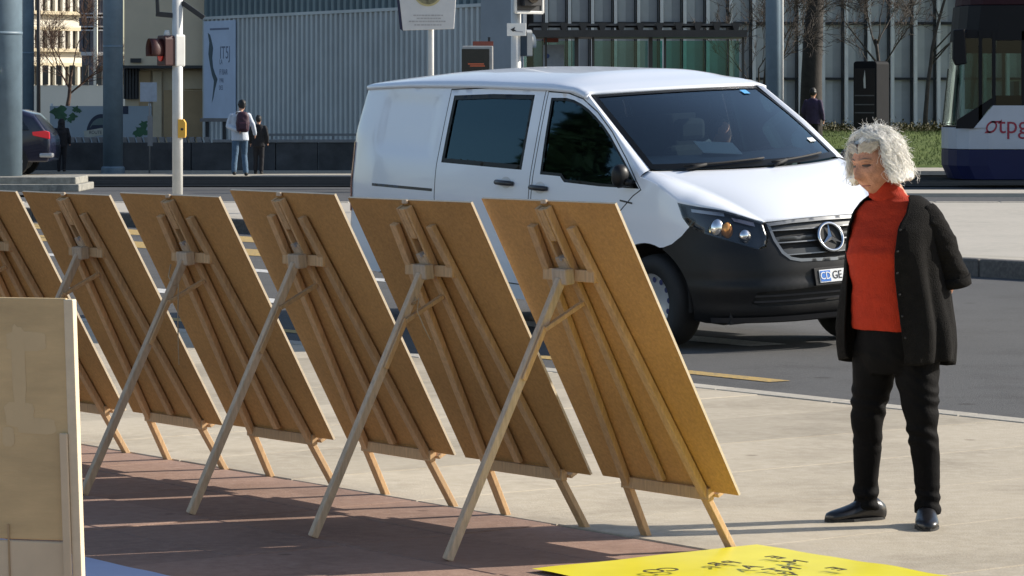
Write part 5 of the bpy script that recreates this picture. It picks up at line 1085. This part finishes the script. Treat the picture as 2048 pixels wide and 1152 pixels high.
# face details
def fpt(x, z, out=.0):
    th = math.asin(max(-1, min(1, x/.072))); ph = math.acos(max(-1, min(1, -z/.116))); th = math.asin(max(-1, min(1, x/(.074*math.sin(ph)*(1-.15*(max(0, -z)/.116)**2.2))))); p = head_pt(th, ph); return HM @ (p+V3(0, -out, 0))
M_lip = mat('lips', (.24, .075, .06), .5); M_brow = mat('grey_brow', (.22, .15, .12), .8); M_eye = mat('shaded_eye', (.05, .032, .028), .35)
for s_ in (-1, 1):
    mb = MB(); mb.tube([fpt(s_*(.016+.032*t), .012-.003*math.sin(math.pi*t)-.003*t, .001) for t in np.linspace(0, 1, 8)], [.001, .0042, .0054, .0058, .0058, .005, .004, .001], 8); mb.build('eye', M_eye, wm, True)
    mb = MB(); mb.tube([fpt(s_*(.014+.034*t), .020-.004*math.sin(math.pi*t)*-1-.002*t, .0015) for t in np.linspace(0, 1, 8)], [.001, .003, .0035, .0035, .0035, .003, .0025, .001], 8); mb.build('eyelid', M_wskin, wm, True)
    mb = MB(); mb.tube([fpt(s_*(.012+.04*t), .034+.005*math.sin(math.pi*t)-.003*t, .001) for t in np.linspace(0, 1, 8)], [.001, .0028, .003, .003, .0028, .0024, .002, .001], 6); mb.build('eyebrow', M_brow, wm, True)
mb = MB(); mb.tube([fpt(-.024+.048*t, -.071-.003*abs(2*t-1), .0008) for t in np.linspace(0, 1, 9)], [.001, .0028, .0036, .004, .0038, .004, .0036, .0028, .001], 8); mb.build('lips', M_lip, wm, True)
# hair: soft inner volume and many fine wavy strands
random.seed(12)
def hair_dir(th, ph): return V3(math.sin(ph)*math.sin(th), -math.sin(ph)*math.cos(th), math.cos(ph))
M_hair = mat('white_hair', (.93, .91, .86), .5, .06, 40); _t = M_hair.node_tree; _p = _t.nodes['Principled BSDF']; _tr = _t.nodes.new('ShaderNodeBsdfTranslucent'); _tr.inputs[0].default_value = (.95, .92, .86, 1); _mx = _t.nodes.new('ShaderNodeMixShader'); _mx.inputs[0].default_value = .15; _t.links.new(_p.outputs[0], _mx.inputs[1]); _t.links.new(_tr.outputs[0], _mx.inputs[2]); _t.links.new(_mx.outputs[0], _t.nodes['Material Output'].inputs[0]); M_hair_shade = mat('shade_toned_hair', (.52, .47, .41), .55, .15, 40)
HI = HM.inverted(); HCC = V3(0, .020, .026)
def hair_pt(th, ph, rho, drop=0):                    # a point on the hair's outer shape: ph from the crown down to the temples, then drop metres lower
    sp, cp = math.sin(min(ph, math.pi/2)), math.cos(min(ph, math.pi/2)); k = .106+.30*drop; wv = 1+.0*th
    return HCC+V3(math.sin(th)*sp*k*1.0, -math.cos(th)*sp*k*(1.04 if math.cos(th) < 0 else .98), cp*.116-drop)*rho
hv = MB(); rows = []
for dz in list(np.linspace(0, math.pi/2, 12)): rows.append([HM @ hair_pt(t, max(.03, dz), .955) for t in np.linspace(1.12, 2*math.pi-1.12, 40)])
for dz in (.02, .045, .07, .095, .115): rows.append([HM @ hair_pt(t, math.pi/2, .955 if dz < .1 else .9, dz) for t in np.linspace(1.12, 2*math.pi-1.12, 40)])
hv.loft(rows, False, False); rows = []
for dz in np.linspace(.03, .90, 8): rows.append([HM @ hair_pt(t, dz, .955) for t in np.linspace(-1.14, 1.14, 24)])
hv.loft(rows, False, False)
hs0 = hv.build('tmp', M_hair, None, True); q = hs0.modifiers.new('s', 'SOLIDIFY'); q.thickness = .024; q.offset = -1; q = hs0.modifiers.new('r', 'REMESH'); q.mode = 'VOXEL'; q.voxel_size = .0045; q = hs0.modifiers.new('m', 'SMOOTH'); q.iterations = 3
bake(hs0); hvo = hs0; hvo.name = 'hair'; hvo.parent = wm; hvo.data.polygons.foreach_set('use_smooth', [True]*len(hvo.data.polygons))
if not len(hvo.data.materials): hvo.data.materials.append(M_hair)
def curl(p):
    h_ = HI @ p; t_ = math.atan2(h_.x, -h_.y+.02)
    return .011*noise.noise(Vector((t_*4.5+.8*math.sin(h_.z*60), h_.z*22, 3)))+.007*noise.noise(Vector((t_*11+math.sin(h_.z*90), h_.z*40, 8)))
push(hvo, curl)
st = MB(); fr2 = MB(); cnt = 0
while cnt < 2600:
    th0 = random.uniform(-math.pi, math.pi); front = abs(th0) < 1.0
    ph0 = random.uniform(.05, 1.25) if not front else random.uniform(.05, .95); rho = random.uniform(.97, 1.07)+(.12*random.random()**3)
    end = random.uniform(.05, .13); n = 10; pts = []; wa, wf = random.uniform(.03, .12), random.uniform(4, 8); wp = 6.28*noise.noise(V3(th0*2.2, ph0*2, 5))+random.uniform(-.8, .8); sg_ = 1 if th0 > -.12 else -1
    n = 16; cr0, cf0 = random.uniform(.003, .010), random.uniform(.7, 1.3); tot = (math.pi/2-ph0)*.11+end; L = min(tot, random.uniform(.07, .17)); full = True
    for k_ in range(n+1):
        d_ = L*k_/n; ph = ph0+d_/.11; drop = 0
        if ph > math.pi/2: drop = (ph-math.pi/2)*.11; ph = math.pi/2
        f_ = d_/max(L, .01); th = th0
        if front: tt = max(0, min(1, (ph-.35)/.75)); th = th0+(sg_*random.uniform(1.12, 1.2)-th0)*tt*tt*(3-2*tt) if abs(th0) < 1.1 else th0
        th += wa*math.sin(wf*(ph+drop*9)+wp)*(.3+f_); r_ = rho+.05*f_*math.sin(wf*1.3*(ph+drop*9)+wp*2)-(.05*max(0, drop-.085)/.03 if drop > .085 else 0)
        cu = random.uniform(.0, .0015)+cr0*(.25+f_); pts.append(HM @ (hair_pt(th, ph, r_, drop)+V3(cu*math.cos(cf0*k_+wp), cu*math.sin(cf0*k_+wp), cu*.6*math.cos(cf0*k_*1.3))))
    ok = True
    for q_ in pts:
        h_ = HI @ q_
        if h_.y < -.04 and abs(h_.x) < .064 and h_.z < .066: ok = False
    if not ok: continue
    r0 = random.uniform(.0007, .0016); st.tube(pts, [r0*(1-.6*k_/n) for k_ in range(n+1)], 3, cap=False); cnt += 1
st.build('hair_strands', M_hair, hvo, True)
st2 = MB()
for i in range(700):                                  # fly-away hairs
    th = random.uniform(-math.pi, math.pi); ph = math.acos(random.uniform(-.1, 1))
    if abs(th) < .9 and ph > .8: continue
    p = HM @ hair_pt(th, ph, 1.0); d = (p-(HM @ HCC)).normalized(); pts = [p]; dd = (d*.7+V3(random.gauss(0, .6), random.gauss(0, .6), random.gauss(0, .5))).normalized()
    for k_ in range(7): dd = (dd+V3(random.gauss(0, .3), random.gauss(0, .3), random.gauss(-.12, .25))).normalized(); p = p+dd*random.uniform(.005, .010); pts.append(p)
    st2.tube(pts, .0005, 3, cap=False)
st2.build('loose_hairs', M_hair, hvo, True)
for i in range(500):                                  # shade above the forehead, painted as darker strands of the white hair
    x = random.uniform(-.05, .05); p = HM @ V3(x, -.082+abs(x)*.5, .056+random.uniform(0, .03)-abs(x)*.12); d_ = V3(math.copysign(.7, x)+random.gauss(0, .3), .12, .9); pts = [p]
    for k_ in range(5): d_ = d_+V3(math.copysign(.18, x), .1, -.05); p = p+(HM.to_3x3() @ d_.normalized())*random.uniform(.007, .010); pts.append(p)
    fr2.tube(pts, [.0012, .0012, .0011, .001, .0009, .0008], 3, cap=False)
fr2.build('forehead_hair', M_hair_shade, hvo, True)
# sweater
M_red_k = mat('red_knit', (.31, .024, .008), .85, .10, 40, .5, 220, stretch=(1, 1, .5), spec=.2, )
sw = MB()
SWR = [(.775, -.012, .005, .172, .142), (.80, -.012, .005, .176, .147), (.88, -.01, 0, .172, .146), (.95, -.01, -.004, .166, .146), (1.02, -.012, -.014, .172, .154), (1.08, -.014, -.022, .178, .164), (1.14, -.012, -.012, .176, .146), (1.20, -.01, 0, .176, .122), (1.255, -.01, .004, .165, .098), (1.29, -.012, .004, .12, .078)]
sw.loft([ring(cx, cy, z, rx, ry, 40, 2.2) for z, cx, cy, rx, ry in SWR])
sw.loft([ring(-.012, .0, 1.25+.02*i, .10-.012*i, .078-.004*i, 32) for i in range(4)])
for s_, (el, hd) in HA.items(): capsule(sw, V3(s_*.13, .012, 1.235), el, .046, .040)
sweater = fuse(sw, 'sweater', M_red_k, wm, .007, 3, .0045, 9, (1.0, 1.0, 2.6))
co_ = MB(); ca, cb_ = V3(-.014, .004, 1.262), HM @ V3(0, .030, -.082); rr = []
for i in range(15):
    f_ = i/14; c_ = ca.lerp(cb_, f_); k_ = (.098, .085, .079, .076, .0755, .077, .079, .0775, .0745, .0735, .0745, .0755, .074, .071, .066)[i]; rr.append([c_+V3(k_*math.cos(t)*(1+.03*noise.noise(V3(math.cos(t)*2, math.sin(t)*2, f_*5))), k_*.93*math.sin(t), .010*math.sin(t)*-1*f_+.004*math.sin(2*t+f_*4)+.007*noise.noise(V3(math.cos(t)*1.5, math.sin(t)*1.5, f_*3))) for t in np.linspace(0, 2*math.pi, 41)[:-1]])
co_.loft(rr, True, False); co_.build('collar', M_red_k, sweater, True)
# trousers
M_trs = mat('black_trousers', (.0038, .0036, .004), .75, .25, 12, .2, 120, spec=.08)
tr_ = MB(); tr_.loft([ring(0, .0, z, rx, ry, 36, 2.2) for z, rx, ry in ((.60, .13, .10), (.66, .165, .122), (.74, .166, .124), (.80, .155, .118))])
for s_, ft in ((-1, FT[0]), (1, FT[1])):
    kx = (-.118 if s_ < 0 else .128)
    pts = [V3(s_*.090, .0, .72), V3(s_*.098, -.004, .60), V3(kx*.93, -.012, .50), V3(kx, -.018, .42), V3((kx+ft.x)/2, .0, .28), V3(ft.x, .012, .14), V3(ft.x, .010, .07), V3(ft.x, .008, .045)]
    tr_.tube(pts, [.098, .088, .075, .066, .056, .050, .052, .054], 22)
tro = fuse(tr_, 'trousers', M_trs, wm, .007, 3)
def tro_fold(p):
    kf = math.exp(-((p.z-.42)/.10)**2)+.9*math.exp(-((p.z-.09)/.06)**2)+.5*math.exp(-((p.z-.62)/.08)**2)
    return math.sin(p.z*95+p.x*30+p.y*20+7*noise.noise(p*7))*.007*kf*(.4+abs(noise.noise(p*5+Vector((3, 1, 2)))))+noise.noise(Vector((p.x*14, p.y*14, p.z*9)))*.006
push(tro, tro_fold)
# shoes
M_shoe = mat('black_leather', (.012, .012, .014), .28, .1, 30, .1, 80)
for nm, ft, ang in (('r', FT[0], -30), ('l', FT[1], 31)):
    Mx = Matrix.Translation(ft) @ Matrix.Rotation(R(ang), 4, 'Z'); sh = MB(); rr = []
    for y, w_, h_ in ((.085, .012, .05), (.08, .028, .065), (.05, .037, .088), (.01, .039, .095), (-.03, .040, .086), (-.07, .045, .066), (-.11, .047, .054), (-.145, .043, .046), (-.17, .030, .038), (-.182, .012, .028)):
        rr.append([Mx @ V3(w_*math.cos(t), y, max(.008, h_*.5+h_*.5*math.sin(t)) if math.sin(t) > -.6 else .008) for t in np.linspace(0, 2*math.pi, 21)[:-1]])
    sh.loft(rr); so = sh.build('shoe', M_shoe, wm, True)
    sl2 = MB(); rr = []
    for z in (0, .012): rr.append([Mx @ V3(.050*math.cos(t)*(1 if math.sin(t) < 0 else .86), -.05+.137*math.sin(t)*-1*-1, z) for t in np.linspace(0, 2*math.pi, 29)[:-1]])
    sl2.loft(rr); sl2.build('sole', M_black, so)
# cardigan: open front, flaring to the hem
M_crdg = mat('black_cardigan', (.0085, .0078, .0075), .9, .25, 30, .6, 200, spec=.12)
cg = MB(); rows = []; nz, na = 46, 90
CZ = [.665, .70, .78, .88, .98, 1.08, 1.18, 1.24, 1.285, 1.305]; CRX = [.222, .228, .224, .206, .192, .186, .184, .172, .140, .105]; CRY = [.195, .204, .210, .212, .216, .218, .192, .142, .102, .08]; CY = [.03, .03, .03, .028, .024, .018, .012, .01, .008, .006]
for i in range(nz):
    z = .665+(1.305-.665)*i/(nz-1); rx = float(np.interp(z, CZ, CRX)); ry = float(np.interp(z, CZ, CRY)); cy = float(np.interp(z, CZ, CY)); row = []
    gl = float(np.interp(z, [.66, .8, 1.0, 1.2, 1.28, 1.31], [.62, .58, .56, .62, .82, 1.05])); grr = float(np.interp(z, [.66, .8, 1.0, 1.2, 1.28, 1.31], [.74, .78, .86, .84, .92, 1.05]))
    for j in range(na+1):
        t = gl+(2*math.pi-gl-grr)*j/na                # angle from the front, turning over her left side
        fold = (math.sin(t*9+1.3*math.sin(z*5))+.5*math.sin(t*17+2*z))*.012*max(0, min(1, (1.20-z)/.3))+noise.noise(V3(t*2.5, z*3, 2))*.010*max(0, min(1, (1.25-z)/.2))
        edge = min(j, na-j); fe = .010 if edge == 0 else 0
        hz = z-(.03*math.sin(t*.5)+.012*math.sin(t*3) if i < 2 else 0)+(.05*max(0, (.3-abs(t-1.9)))*0)
        row.append(V3(-.008+(rx+fold)*math.sin(t), cy-(ry+fold+fe)*math.cos(t), hz))
    rows.append(row)
cg.loft(rows, False, False); cgo = cg.build('cardigan', M_crdg, wm, True); q = cgo.modifiers.new('s', 'SOLIDIFY'); q.thickness = .006; q.offset = 1
for s_, (el, hd) in HA.items():
    sv_ = MB(); a = V3(s_*.115, .012, 1.262); pts = [a, V3(s_*.142, .025, 1.21), V3(s_*.172, .06, 1.12), V3(s_*.182, .092, 1.055), el+V3(s_*.004, .0, -.01), el+V3(s_*.004, .01, -.045)]
    sv_.tube(pts, [.050, .062, .062, .060, .060, .061], 22); fuse(sv_, 'sleeve', M_crdg, cgo, .007, 3, .006, 12, (1, 1, 2))
    cf = MB(); c0, c1 = el+V3(s_*.004, .002, -.020), el+V3(s_*.004, .012, -.056); cf.tube([c0, c1], [.064, .065], 20, cap=False); cfo = cf.build('cuff', M_crdg, cgo, True); q = cfo.modifiers.new('s', 'SOLIDIFY'); q.thickness = .008; q.offset = 0
for k_ in range(6):
    z = 1.18-k_*.085; t = float(np.interp(z, [.66, .8, 1.0, 1.2], [.62, .58, .56, .62]))+.04; rx = float(np.interp(z, CZ, CRX)); ry = float(np.interp(z, CZ, CRY)); mb = MB(); mb.ball(V3(-.008+(rx+.012)*math.sin(t), float(np.interp(z, CZ, CY))-(ry+.018)*math.cos(t), z), (.005, .003, .005), 10, 6); mb.build('button', M_black, cgo, True)
bpy.data.scenes.remove(TMP)
bpy.context.view_layer.update()
